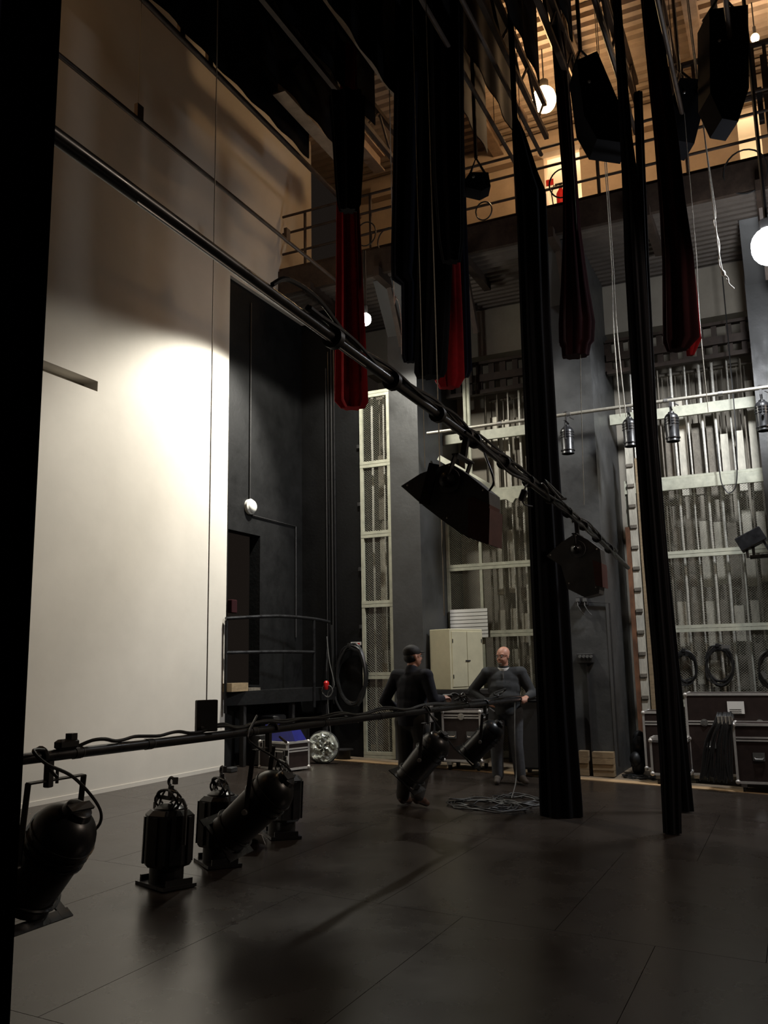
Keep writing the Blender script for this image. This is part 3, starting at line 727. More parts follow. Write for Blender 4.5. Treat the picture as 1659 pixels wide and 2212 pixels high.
c3 = AX(918, 1638, 1, LY+.05); P3 = low(922)
cab = spline([low(918)+Vector((0, 0, .06)), AX(930, 1545, 1, LY-.06), AX(955, 1580, 1, LY-.06), AX(985, 1620, 1, LY-.08), AX(1010, 1640, 1, LY-.05)], 6)
par_can('black can lamp in front of the first man, third on the low pipe', c3, Vector((-.05, .66, -.75)), .142, .52, P3, LR, cable=cab, yoke_tone=1)
c4 = AX(1043, 1600, 1, LY+.05); P4 = low(1048)
par_can('black can lamp in front of the bald man, furthest on the low pipe', c4, Vector((-.1, .70, -.68)), .135, .48, P4, LR, yoke_tone=1)

# ---- floor lanterns standing on their lens ends
def floor_lamp(label, px_, py_, s, rot, lean=0):
    q = FL(px_, py_); r = root('profile_lamp', q, label, 'lamp'); r.rotation_euler = (math.atan(RAKE), lean, rot)
    def pt(n, m_, mt, sm=True): return part(n, m_, mt, r, world=False, smooth=sm)
    pt('colour_frame', MB().box((0, 0, .012), (.34*s, .26*s, .024)).box((-.155*s, 0, .04), (.02, .2*s, .05)).box((.155*s, 0, .04), (.02, .2*s, .05)), m_blackmetal, False)
    pt('lens_tube', MB().lathe([(0.02, .115*s), (.14*s, .115*s)], (0, 0, 0), n=20), m_blackmetal)
    n = 8; pr = []
    for (z, R) in ((.13*s, .15*s), (.15*s, .165*s), (.46*s, .165*s), (.49*s, .13*s)): pr.append((z, R))
    pt('housing', MB().lathe(pr, (0, 0, 0), n=8), m_blackmetal, False)
    for k in range(8):
        a = 2*PI*k/8+PI/8; pt('fin', MB().box((math.cos(a)*.163*s, math.sin(a)*.163*s, .30*s), (.014, .035, .3*s), a), m_blackmetal, False)
    pt('rear_cap', MB().lathe([(.47*s, .11*s), (.50*s, .10*s), (.525*s, .06*s), (.53*s, .01)], (0, 0, 0)), m_blackmetal)
    yk = [(-.19*s, 0, .28*s), (-.19*s, 0, .52*s), (-.15*s, 0, .56*s), (.15*s, 0, .56*s), (.19*s, 0, .52*s), (.19*s, 0, .28*s)]
    ym = MB()
    for i in range(5): ym.beam(yk[i], yk[i+1], .03, .008, up=(0, 1, 0))
    pt('yoke', ym, m_greypaint, False)
    pt('hook_clamp', MB().box((0, 0, .60*s), (.03, .03, .09*s)).tube([(.0+.035*math.cos(a), 0, .67*s+.03*math.sin(a)) for a in [PI*k/7-1.2 for k in range(9)]], .012, 6).box((-.05, 0, .68*s), (.03, .03, .05)), m_blackmat)
    pt('knob', MB().lathe([(0, .03), (.03, .026)], (.19*s, 0, .3*s), (1, 0, 0), 10), m_blackmat)
    cp = []
    for i in range(40): a = i*.55; cp.append((.12*s*math.cos(a), .03*math.sin(i*.9)+.02, .55*s+.07*s*math.sin(a)))
    cp += [(.18*s, -.05, .45*s), (.17*s, -.1, .34*s)]
    pt('cable', MB().tube(spline(cp, 2), .008, 6), m_cable)
    return r
floor_lamp('black profile lamp standing on the floor, leftmost of the three', 358, 1912, 1.08, 1.25)
floor_lamp('black profile lamp standing on the floor beneath the second can lamp', 470, 1866, 1.08, .95)
floor_lamp('black profile lamp standing on the floor, rightmost, with its lead hanging beside it', 608, 1806, 1.1, .8)
q = FL(472, 1835); v = AX(470, 1745, 1, q.y-.1)
solo('paper_sheet', MB().box(v, (.012, .12, .2), Matrix.Rotation(.5, 3, 'X')), m_paper, 'white paper tucked behind the middle floor lamp', 'paper', smooth=False)
q = FL(545, 1835)
solo('paper_sheet', MB().box(q+Vector((0, 0, .10)), (.30, .20, .006), Matrix.Rotation(.5, 3, 'Y') @ Matrix.Rotation(.4, 3, 'Z')), m_paper, 'white folded paper on the floor under the second can lamp', 'paper', smooth=False)
solo('timber_offcut', MB().box(q+Vector((.08, .12, .035)), (.3, .22, .07), .5), m_case, 'low dark block under the white folded paper', 'block', smooth=False)

# ================================================================ UPPER DIAGONAL PIPE
UY, UR = 1.95, .027
upx = [(118, 292), (400, 496), (650, 682), (1000, 930), (1160, 1040), (1390, 1192)]
Q0, Q1 = AX(118, 292, 1, UY), AX(1390, 1192, 1, UY)
zc = AX(1000, 936, 1, UY).z; zl_ = AX(300, 425, 1, UY).z
def upt(X): 
    t = (X-AX(300, 425, 1, UY).x)/(AX(1000, 936, 1, UY).x-AX(300, 425, 1, UY).x); return Vector((X, UY, zl_+(zc-zl_)*t-(.0 if X < 6.2 else .006*(X-6.2)**2)))
ub = root('lighting_batten', upt(5), 'long black pipe crossing diagonally overhead, carrying two floodlights and cables', 'pipe')
part('pipe', MB().tube([upt(1.42+.5*k) for k in range(22)], UR, 14), m_blackmetal, ub)
part('lit_edge_strip', MB().tube([upt(2.2)+Vector((0, -.006, -UR-.002)), upt(4.0)+Vector((0, -.006, -UR-.002))], .003, 6), m_chrome, ub)  # pale strip put in for the lamp-lit lower edge of the pipe
xs0 = AX(655, 690, 1, UY).x
for k in range(4):
    pts = [upt(xs0+.15*i)+Vector((0, -.02+.018*math.sin(i*.6+k*1.7), UR+.012+.014*math.sin(i*.45+k)+.008*math.sin(i*1.3+k*2))) for i in range(int((11.3-xs0)/.15))]
    if k == 1: pts = [p-Vector((0, .01, 2*UR+.02)) for p in pts[14:]]
    part('cable_run', MB().tube(spline(pts, 2), .011, 6), m_cable, ub)
x = xs0+.05
part('cable_run', MB().tube(spline([upt(x-.35)+Vector((0, -.02, UR)), upt(x-.25)+Vector((0, -.04, .09)), upt(x)+Vector((0, -.05, .1)), upt(x+.3)+Vector((0, -.03, .05)), upt(x+.5)+Vector((0, -.02, UR+.01))], 5), .012, 6), m_cable, ub)
for k in range(11):
    v = upt(xs0+.3+k*.7); part('tape_band', MB().lathe([(-.02, UR+.028), (.02, UR+.028)], v+Vector((0, 0, .004)), (1, 0, 0), 12), m_rubber, ub)
def flood(label, poly, X, dep, pipe_px, front, mat_body, knob_px):
    P = upt(X+.12); r = root('floodlight', AX(*knob_px, 0, X), label, 'floodlight')
    part('housing', MB().prism([AX(a, b, 0, X) for a, b in poly], (dep, 0, 0)), mat_body, r, smooth=False)
    part('front_frame', MB().prism([AX(a, b, 0, X-.02) for a, b in front], (dep+.04, 0, 0)), m_maroon, r, smooth=False)
    k = AX(*knob_px, 0, X-.012)
    part('knob', MB().lathe([(0, .05), (.03, .055), (.045, .03), (.06, .02)], k, (-1, 0, 0), 14), m_blackmetal, r)
    part('plate', MB().lathe([(0, .09), (.01, .088)], k+Vector((.004, 0, 0)), (-1, 0, 0), 18), m_greypaint, r)
    ym = MB(); 
    for xx in (X-.03, X+dep+.03): ym.beam((xx, k.y, k.z), (xx, (k.y*.3+P.y*.7), P.z-.16), .012, .05, up=(1, 0, 0))
    ym.beam((X-.04, (k.y*.3+P.y*.7), P.z-.16), (X+dep+.04, (k.y*.3+P.y*.7), P.z-.16), .05, .012)
    part('yoke', ym, m_blackmat, r, smooth=False)
    part('hook_clamp', MB().beam((P.x, (k.y*.3+P.y*.7), P.z-.16), P-Vector((0, 0, .01)), .04, .04).tube([P+Vector((0, math.cos(a)*(UR+.014), math.sin(a)*(UR+.014))) for a in [PI*q_/8-.6 for q_ in range(11)]], .013, 6), m_blackmat, r)
    for a, b in poly[::2]:
        c = AX((a*.86+knob_px[0]*.14), (b*.86+knob_px[1]*.14), 0, X-.002); part('rivet', MB().ell(c, (.004, .008, .008), 8, 5), m_chrome, r)
    return r
X1 = AX(1000, 936, 1, UY).x
poly = [(866, 1050), (908, 1023), (972, 1000), (1012, 1026), (1056, 1062), (1058, 1110), (1053, 1176), (1008, 1160), (966, 1132), (914, 1092)]
fl1 = flood('big grey and maroon floodlight with pointed side, nearer one on the diagonal pipe', poly, X1-.05, .24, None, [(1012, 1076), (1058, 1098), (1056, 1176), (1010, 1158)], m_greypaint, (968, 1038))
part('ballast_box', MB().prism([AX(a, b, 0, X1-.06) for a, b in ((1018, 1072), (1058, 1090), (1054, 1112), (1010, 1098))], (.22, 0, 0)), m_maroon, fl1, smooth=False)
part('cable', MB().tube(spline([upt(X1+.45)+Vector((0, 0, -.03)), AX(1050, 990, 0, X1+.1), AX(1066, 1035, 0, X1), AX(1058, 1058, 0, X1), AX(1030, 1082, 0, X1-.03)], 6), .008, 6), m_cable, fl1)
part('side_strap', MB().beam(AX(938, 1002, 0, X1-.09), AX(916, 1090, 0, X1-.09), .02, .07, up=(0, 1, 0)), m_blackmetal, fl1, smooth=False)
X2 = AX(1240, 1096, 1, UY).x
poly2 = [(1180, 1201), (1212, 1172), (1243, 1152), (1270, 1166), (1296, 1186), (1300, 1222), (1294, 1282), (1262, 1290), (1226, 1272), (1212, 1222)]
fl2 = flood('dark floodlight with pointed side, further one on the diagonal pipe by the middle pillar', poly2, X2-.05, .24, None, [(1280, 1210), (1299, 1216), (1302, 1268), (1286, 1264)], m_greypaint, (1246, 1186))
v = upt(AX(1128, 1030, 1, UY).x)
solo('plug', MB().box(AX(1130, 1070, 1, UY-.02), (.05, .05, .10), Matrix.Rotation(.4, 3, 'X'), bev=.01).tube(spline([AX(1145, 1040, 1, UY-.02), AX(1137, 1048, 1, UY-.03), AX(1132, 1062, 1, UY-.02)], 5), .008, 6).tube(spline([AX(1128, 1080, 1, UY-.02), AX(1133, 1090, 1, UY-.02), AX(1150, 1094, 1, UY-.02)], 5), .006, 6), m_rubber, 'black plug dangling from the diagonal pipe beside the tall drape', 'plug')
v = upt(AX(1185, 1050, 1, UY).x)
solo('cable_tangle', MB().tube(spline([v+Vector((random.uniform(-.5, .5), random.uniform(-.07, .04), random.uniform(-.03, .1))) for _ in range(14)], 4), .013, 6), m_cable, 'thick tangle of black cable on the diagonal pipe in front of the tall drape', 'cable')

# ================================================================ RIGHT PIPE WITH SMALL CANS
PXX = 12.72
pa, pb = AX(922, 911, 0, PXX), AX(1659, 853, 0, PXX)
pz_ = (AX(1100, 897, 0, PXX).z+pb.z)/2
rb = root('side_batten', (PXX, 2, pz_), 'thin grey pipe running level across the cages, carrying four small can lamps', 'pipe')
part('pipe', MB().tube([(PXX, pa.y, pz_), (PXX, -2.5, pz_)], .026, 12), m_wirerope, rb)
for px_ in (1010, 1078, 1228, 1440, 1560):
    q = AX(px_, 890, 0, PXX); part('sleeve', MB().lathe([(-.03, .034), (.03, .034)], (PXX, q.y, pz_), (0, 1, 0), 12), m_chrome, rb)
for k, px_ in enumerate((1225, 1361, 1453, 1652)):
    q = AX(px_, 938, 0, PXX)
    par_can(['small dull can lamp pointing down in front of the middle pillar', 'small can lamp half hidden by the second tall drape on the thin pipe', 'small can lamp pointing down over the right cage, under the blue streak', 'small can lamp cut by the right edge of the picture'][k],
            (PXX, q.y, pz_-.40), (0, .0, -1), .098, .40, (PXX, q.y, pz_), .026, gel=False)
# video projector-like lamp on an arm at right
a_ = AX(1622, 1166, 0, 12.9)
r = root('box_spotlight', a_, 'dark square box spotlight on a short arm before the right cage', 'spotlight')
part('housing', MB().box(a_, (.26, .36, .2), Matrix.Rotation(-.45, 3, 'X'), bev=.01), m_blackmetal, r, smooth=False)
part('lens_hood', MB().box(a_+Vector((0, -.19, -.105)), (.2, .03, .16), Matrix.Rotation(-.45, 3, 'X')), m_blackmetal, r, smooth=False)
part('yoke', MB().tube([a_+Vector((0, .06, -.06)), a_+Vector((0, .06, -.24)), a_+Vector((0, -.02, -.24)), a_+Vector((0, -.02, -.06))], .02, 6), m_blackmat, r)
part('arm', MB().tube([a_+Vector((0, .03, -.24)), a_+Vector((0, -.6, -.22))], .028, 8), m_blackmat, r)

# ================================================================ COILS AND CABLES
def coil(label, px_, py_, X, ry, sq, turns, m=None, r=.011):
    c = AX(px_, py_, 0, X); pts = []
    for i in range(turns*16):
        a = 2*PI*i/16+.3; k = i/(turns*16)
        rr = ry*(.82+.22*math.sin(i*.37)*.5+.12*random.random())
        pts.append(c+Vector((.04*math.sin(i*.21), rr*math.cos(a), rr*sq*math.sin(a)-.02*k)))
    rt = root('cable_coil', c, label, 'cable coil')
    part('coil', MB().tube(spline(pts, 2), r, 5), m or m_cable, rt)
    part('tie', MB().box(c+Vector((.01, 0, ry*sq*.95)), (.14, .05, .06), bev=.01), m or m_cable, rt)
    return rt
coil('black cable coil hung on the right cage, just right of the second tall drape', 1480, 1440, CX-.07, .17, 1.5, 9)
c_ = coil('black cable coil with silver plugs hung in the middle of the right cage', 1553, 1435, CX-.07, .21, 1.4, 9)
q = AX(1568, 1397, 0, CX-.2); part('plug', MB().box(q, (.05, .12, .05)), m_chrome, c_, smooth=False)
c_ = coil('black cable coil with silver plug cut by the right edge', 1668, 1445, 13.5, .21, 1.3, 8)
q = AX(1651, 1458, 0, 13.4); part('plug', MB().box(q, (.05, .05, .1), Matrix.Rotation(-.4, 3, 'X')), m_chrome, c_, smooth=False)
coil('big loose black hose coil hanging on black wall left of the narrow cage', 757, 1460, SX-.06, .30, 1.75, 4, r=.022)
q = AX(735, 1420, 0, SX-.1)
solo('hose', MB().tube(spline([AX(716, 1350, 0, SX-.05), AX(718, 1420, 0, SX-.06), AX(722, 1500, 0, SX-.1), AX(745, 1545, 0, SX-.12), AX(775, 1560, 0, SX-.1)], 6), .018, 6), m_cable, 'black hose dangling beside the big hose coil', 'hose')
r = root('inspection_lamp', AX(705, 1487, 0, SX-.5), 'red hand lamp with a coiled white lead hanging by the black corner', 'lamp')
part('body', MB().lathe([(-.07, .03), (-.03, .045), (.04, .045), (.07, .02)], AX(705, 1480, 0, SX-.5)), m_redpl, r)
part('cable', MB().tube(spline(ring(AX(706, 1492, 0, SX-.52), .09, .01, 'x', 14, turns=3, jit=.15), 2), .006, 5), m_gcable, r)
part('lead', MB().tube(spline([AX(706, 1375, 0, SX-.3), AX(712, 1430, 0, SX-.45), AX(722, 1480, 0, SX-.5), AX(708, 1500, 0, SX-.5), AX(712, 1560, 0, SX-.5), AX(716, 1600, 0, SX-.5)], 6), .007, 5), m_gcable, r)
part('hook', MB().tube([AX(705, 1468, 0, SX-.5), AX(705, 1450, 0, SX-.5), AX(707, 1375, 0, SX-.02)], .006, 5), m_cable, r)
# loose cable on floor
def floor_coil(label, px_, py_, R, turns, ell=.5, m=None, rad=.008):
    q = FL(px_, py_); pts = []
    for i in range(turns*14):
        a = 2*PI*i/14; rr = R*(.55+.45*abs(math.sin(i*.13+1)))*(1+.15*random.uniform(-1, 1))
        x_, y_ = q.x+rr*ell*math.cos(a)+.06*math.sin(i*.07)*R*4, q.y+rr*math.sin(a)+.25*R*math.sin(i*.045)
        pts.append((x_, y_, fz(y_)+rad+.012*(i % 3)))
    return solo('cable_coil', MB().tube(spline(pts, 2), rad, 5), m or m_fcable, label, 'cable coil')
floor_coil('loose grey cable coil on the floor before the bald man', 1052, 1742, .42, 7, .8)
floor_coil('second loose grey cable coil on the floor left of the tall drape foot', 1130, 1732, .34, 5, .9)
q = FL(1105, 1728)
solo('hanging_cable', MB().tube(spline([low(1112)+Vector((0, 0, -.02)), AX(1112, 1600, 1, LY-.02), AX(1115, 1680, 1, LY-.02), q+Vector((0, 0, .02))], 8), .007, 6), m_gcable, 'thin grey cable falling from the low pipe to the floor coils', 'cable')
floor_coil('thin black cable coil on the timber edge between middle pillar and cases', 1390, 1682, .25, 5, .6, m_cable)
q = Vector((13.3, 2.18, fz(2.18))); mb = MB()
for k in range(7): mb.ell(q+Vector((random.uniform(-.12, .12), random.uniform(-.05, .05), .10+.07*k)), (.10, .09, .11))
r = solo('black_bag', mb, m_rubber, 'slumped black bag of cables on the floor right of the middle pillar', 'bag')
# bundle of hanging cable tails on the case
cb_ = AX(1566, 1680, 0, 12.3); r = root('cable_bundle', cb_, 'thick bundle of black cable tails draped down between the two right flight cases', 'cable bundle')
random.seed(21)
for k in range(24):
    u_ = k/23; t0 = AX(1550+32*u_, 1548+random.uniform(-4, 4), 0, 12.36); e = AX(1512+70*u_, 1682+random.uniform(-6, 10), 0, 12.3)
    mid = (t0*.55+e*.45)+Vector((-.05*random.random(), .03*math.sin(k)+.03, .03))
    part('tail', MB().tube(spline([t0+Vector((.2, 0, -.02)), t0+Vector((.06, 0, .03)), t0*.85+mid*.15+Vector((-.03, 0, .0)), mid, e], 4), .013, 5), m_cable, r)
for px_ in (1553, 1561, 1569, 1577):
    q = AX(px_, 1556, 0, 12.32); part('connector', MB().tube([q+Vector((0, 0, -.05)), q+Vector((0, 0, .05))], .024, 8), m_chrome, r)
# plastic-wrapped reel
q = FL(705, 1648); q.x -= .1
r = root('wrapped_reel', q, 'round shiny clear plastic wrapped reel standing on the floor before the black corner', 'reel')
ax_ = Vector((-.92, -.38, 0)); c = q+Vector((0, 0, .24))
part('hub', MB().lathe([(-.05, .06), (.05, .06)], c, ax_, 14), m_gcable, r)
mbp = MB(); vs = []; random.seed(4)
for i in range(9):
    rr = .235*i/8
    for k in range(28):
        a = 2*PI*k/28; y_ = Vector((-ax_.y, ax_.x, 0)); wv = .02*math.sin(5*a+i)+.015*random.uniform(-1, 1)
        vs.append(c+ax_*(.06+wv-.04*(i == 8))+y_*(rr*math.cos(a))+Vector((0, 0, rr*math.sin(a))))
fs = [(i*28+k, i*28+(k+1) % 28, (i+1)*28+(k+1) % 28, (i+1)*28+k) for i in range(8) for k in range(28)]
vs2 = [v-ax_*.004 for v in vs]
mbp.add(vs, fs); mbp.add(vs2, [f[::-1] for f in fs])
part('plastic_film', mbp, mat('shiny_film', (.55, .57, .50), .16, var=.2, scale=9, metal=.55), r, smooth=False)
part('rim', MB().tube(ring(Vector((0, 0, 0)), .235, 0, 'x', 28), .016, 8, closed=True), m_rubber, r, world=False)
r.children[-1].rotation_euler = (0, 0, .39); r.children[-1].location = (0, 0, .24)
q = FL(742, 1640); r = root('round_weight', (q.x, q.y, fz(q.y)), 'low black round tin beside the wrapped reel', 'tin')
part('tin', MB().lathe([(0, .11), (.14, .11)], (0, 0, 0)), m_blackmat, r, world=False); part('lid', MB().lathe([(.14, .16), (.155, .16)], (0, 0, 0)), m_blackmat, r, world=False)
for k, (px_, py_) in enumerate(((500, 1668), (645, 1660))):
    q = FL(px_, py_); solo('debris', MB().box(q+Vector((0, .0, .035)), (.16, .1, .07), .4*k, bev=.01), m_wood if k else m_blackmat, ['small dark block on the floor at the end of the white wall', 'small wooden block on the floor beside the small flight case'][k], 'block')

# ================================================================ DRAPES
def drape(label, outline, X0, Y0, m, thick=.7, folds=7, amp=.16, name='stage_drape', seed=0, hem=True, grp=None, dirv=None):
    """outline: (pixel y, left x, right x) read off the hanging shape, at the upright line (X0,Y0)"""
    rnd = random.Random(seed); n = 72; vs = []; rows = []
    dn = Vector((X0, Y0, 0)).normalized(); rt = Vector((dn.y, -dn.x, 0))
    # resample rows
    out = []
    for i in range(len(outline)-1):
        a, b = outline[i], outline[i+1]; k = max(1, int((b[0]-a[0])/45))
        for j in range(k): t = j/k; t = t; out.append(tuple(a[q]+(b[q]-a[q])*t for q in range(3)))
    out.append(outline[-1])
    ph = [rnd.uniform(0, 6.28) for _ in range(5)]
    for ri, (y, xl, xr) in enumerate(out):
        L_, R_ = VT(xl, y, X0, Y0), VT(xr, y, X0, Y0); c = (L_+R_)/2; hw = (R_-L_).length/2; hw = max(hw, .02)
        for k in range(n):
            a = 2*PI*k/n
            f = 1-amp+amp*math.sin(folds*a+ph[0]+.25*math.sin(ri*.13+ph[1]))+amp*.45*math.sin(folds*2.3*a+ph[2]+.2*math.sin(ri*.21))*(1 if (folds*2.3) % 1 == 0 else math.sin(a/2)**2)
            u_, v_ = math.cos(a)*hw*f, math.sin(a)*min(hw*thick, .34)*f
            vs.append(c+rt*u_+dn*v_)
    R = len(out); fs = [(i*n+k, i*n+(k+1) % n, (i+1)*n+(k+1) % n, (i+1)*n+k) for i in range(R-1) for k in range(n)]
    fs += [tuple(range(n-1, -1, -1)), tuple((R-1)*n+k for k in range(n))]
    bot = min(v.z for v in vs); 
    o = solo(name, MB().add(vs, fs), m, label, 'drape', grp, origin=Vector((X0, Y0, bot)))
    return o
# left edge leg, near the camera
def near_leg():
    vs = []; n = 60; R = 12; X0, Y0 = 1.55, 1.75; 
    e0 = VT(118, 300, X0, Y0); dn = Vector((X0, Y0, 0)).normalized(); lf = Vector((-dn.y, dn.x, 0))
    for i in range(R):
        z = fz(Y0)+.02+(9.5-fz(Y0))*i/(R-1)
        for k in range(n+1):
            u_ = k*.03; d = .05*math.sin(k*.62+.15*math.sin(i*.7))+.02*math.sin(k*1.7)
            vs.append((e0.x+lf.x*u_+dn.x*d, e0.y+lf.y*u_+dn.y*d, z))
    fs = [(i*(n+1)+k, i*(n+1)+k+1, (i+1)*(n+1)+k+1, (i+1)*(n+1)+k) for i in range(R-1) for k in range(n)]
    N = len(vs); vs += [(a+dn.x*.01, b+dn.y*.01, c) for a, b, c in vs]; fs += [tuple(q+N for q in f[::-1]) for f in fs]
    solo('stage_drape', MB().add(vs, fs), m_leg, 'dark navy stage leg hanging close at the left edge of the picture', 'drape')
near_leg()
def at(px_, dist):   # ground position at a pixel column (eye height) and horizontal distance
    v = ray(px_, 1400); h = Vector((v.x, v.y, 0)).normalized()*dist; return h.x, h.y
X_, Y_ = at(760, 10.6)
drape('narrow red velvet drape hanging beside the bright wall lamp, ending above the narrow cage', [(100, 738, 770), (300, 731, 773), (450, 727, 777), (600, 726, 784), (770, 723, 792), (868, 722, 796), (882, 735, 788)], X_, Y_, m_red, seed=1, folds=6)
X_, Y_ = at(885, 10.4)
drape('black drape bundle with a stepped lower end, left one of the central cluster', [(-20, 852, 940), (300, 848, 932), (560, 843, 925), (600, 845, 918), (615, 866, 912), (770, 868, 907), (782, 872, 902)], X_, Y_, m_navy, seed=2)
X_, Y_ = at(940, 9.9)
drape('black drape bundle in the middle of the central cluster', [(-20, 905, 988), (400, 903, 985), (700, 897, 972), (800, 893, 966), (815, 900, 960)], X_, Y_, m_velour, seed=3)
X_, Y_ = at(760, 9.7)
drape('black drape bundle added to darken the top of the narrow red drape', [(205, 708, 790), (300, 716, 788), (390, 722, 783), (440, 727, 780), (456, 732, 772)], X_, Y_, m_velour, seed=31)  # added bundle that keeps the shaded top of the red drape dark
X_, Y_ = at(965, 9.4)
drape('black drape bundle hiding the top of the lit-edged red drape', [(-20, 925, 1001), (380, 934, 1004), (520, 945, 1003), (566, 955, 996)], X_, Y_, m_velour, seed=32)
X_, Y_ = at(972, 10.9)
drape('red velvet drape at the right of the central cluster, lit along its right edge', [(-20, 935, 985), (350, 940, 995), (560, 945, 994), (700, 940, 1000), (818, 936, 1004), (838, 948, 992)], X_, Y_, m_red, seed=4, folds=5)
X_, Y_ = at(1000, 11.6)
drape('dark navy drape just behind the right edge of the central red drape', [(-20, 955, 998), (300, 965, 1003), (600, 982, 1014), (800, 986, 1021), (815, 990, 1014)], X_, Y_, m_navy, seed=5)
b5 = FL(1212, 1762)
drape('tall black tied drape reaching the floor, left one of the two', [(0, 1094, 1108), (255, 1106, 1118), (290, 1105, 1135), (380, 1110, 1165), (420, 1113, 1182), (700, 1123, 1192), (1000, 1136, 1210), (1300, 1147, 1232), (1550, 1158, 1247), (1740, 1162, 1262), (1762, 1163, 1263)], b5.x, b5.y, m_velour, seed=6, folds=8, amp=.12)
X_, Y_ = at(1245, 10.8)
drape('dark maroon drape tied in a bulb at its foot, beside the middle pillar', [(-20, 1183, 1206), (180, 1198, 1230), (400, 1215, 1248), (500, 1215, 1255), (620, 1210, 1272), (700, 1205, 1286), (740, 1206, 1284), (748, 1211, 1277), (770, 1213, 1273)], X_, Y_, m_dkred, seed=7, folds=9, amp=.08)
b7 = FL(1453, 1802)
drape('tall black tied drape reaching the floor, nearer right one with a grey sheen', [(-20, 1322, 1340), (110, 1330, 1350), (300, 1340, 1366), (400, 1345, 1380), (560, 1350, 1393), (700, 1358, 1402), (900, 1370, 1414), (1200, 1391, 1440), (1455, 1413, 1460), (1635, 1425, 1470), (1800, 1433, 1473)], b7.x, b7.y, m_sheen, seed=8, folds=8, amp=.14)
b8 = FL(1484, 1755)
drape('black drape directly behind the right tall drape, foot a little further back', [(200, 1368, 1388), (560, 1382, 1402), (950, 1398, 1422), (1200, 1416, 1443), (1455, 1438, 1470), (1618, 1450, 1487), (1752, 1460, 1500)], b8.x, b8.y, m_velour, seed=9, folds=6, amp=.14)
X_, Y_ = at(1470, 9.9)
drape('dark drape with a scarlet right edge, ending above the thin pipe at right', [(-20, 1382, 1428), (100, 1393, 1437), (300, 1413, 1466), (440, 1424, 1482), (560, 1430, 1500), (735, 1431, 1513), (756, 1440, 1490)], X_, Y_, m_dkred, seed=10, folds=6)
X_, Y_ = at(1470, 10.25)
drape('scarlet drape added for the lamp-lit edge of the dark drape at right', [(-20, 1402, 1418), (480, 1468, 1484), (600, 1478, 1503), (735, 1480, 1516), (768, 1484, 1500)], X_, Y_, m_red, seed=11, folds=4)  # brighter red cloth added behind, lamp light on the edge put into its colour

# ================================================================ FLOWN STEEL ABOVE
# black borders hanging in rows
def border(label, Y, z0, z1, X0=-1.0, X1=11.2, seed=0, m=None):
    rnd = random.Random(seed); nx = 90; R = 6; vs = []
    for i in range(R):
        z = z0+(z1-z0)*i/(R-1)
        for k in range(nx+1):
            x = X0+(X1-X0)*k/nx
            vs.append((x, Y+.018*math.sin(k*1.15+seed)*(1-.5*i/(R-1))+.01*math.sin(k*.37), z+(.008*math.sin(k*.3) if i == 0 else 0)))
    fs = [(i*(nx+1)+k, i*(nx+1)+k+1, (i+1)*(nx+1)+k+1, (i+1)*(nx+1)+k) for i in range(R-1) for k in range(nx)]
    N = len(vs); vs += [(a, b+.012, c) for a, b, c in vs]; fs += [tuple(q+N for q in f[::-1]) for f in fs]
    r = root('border_drape', (5, Y, z0), label, 'drape')
    part('cloth', MB().add(vs, fs), m or m_velour, r)
    part('batten', MB().tube([(X0, Y, z1), (X1, Y, z1)], .03, 8), m_steel, r)
    return r
e0 = AX(370, 0, 2, 9.3); e1 = AX(700, 400, 2, 9.3)
by = AX(560, 232, 2, 9.3).y
BW = ['furthest upstage black border above the white wall', 'second black border from the white wall, overhead', 'third black border from the white wall, overhead', 'fourth black border from the white wall, overhead', 'fifth black border from the white wall, overhead']
for k in range(5):
    border('long black horizontal '+BW[k][0:] if False else BW[k], by-k*.62, 9.3-.12*(k % 2), 11.0, seed=k, X1=(10.6, 10.35, 10.3, 11.4, 11.7)[k])
for k, (Y, z) in enumerate(((3.05, 9.25), (2.42, 9.3), (1.85, 9.35), (1.22, 9.3), (.62, 9.4), (-.1, 9.3))):
    border(['black border overhead, first of the short ones towards the warm lamp', 'second short black border overhead', 'third short black border overhead', 'fourth short black border overhead', 'fifth short black border overhead', 'last short black border overhead, at the top right'][k], Y, z, 11.0, X1=(11.5, 10.5, 9.95, 9.6, 9.5, 9.5)[k], seed=10+k)
# pipe battens against the white wall
for k, (a, b, r_, lab) in enumerate((((130, 121), (620, 520), .028, 'thin dark pipe crossing the tan upper wall, lower of the two'), ((320, 6), (690, 384), .04, 'dark pipe crossing the tan upper wall just under the black borders'))):
    Yp = 6.2; p0, p1 = AX(*a, 1, Yp), AX(*b, 1, Yp); z_ = (p0.z+p1.z)/2
    r = root('pipe_batten', (p0.x, Yp, z_), lab, 'pipe')
    part('pipe', MB().tube([(2, Yp, p0.z-(p1.z-p0.z)*(p0.x-2)/(p1.x-p0.x)*0), (12.6 if k else 12.8, Yp, p1.z)], r_, 10), m_steel, r)
    for (cx, cy) in (((300, 248), (620, 520)) if k == 0 else ((392, 52), (452, 128))):
        v = AX(cx, cy, 1, Yp); part('hanger', MB().box((v.x, Yp, z_+.08), (.1, .05, .2)), m_steel, r, smooth=False)
    if k == 0:
        v = AX(298, 236, 1, Yp); solo('wire_rope', MB().tube([(v.x, Yp, z_+.18), (v.x, Yp, CEIL+.02)], .004, 5), m_wirerope, 'thin wire rope rising from the hanger on the lower thin pipe', 'wire')
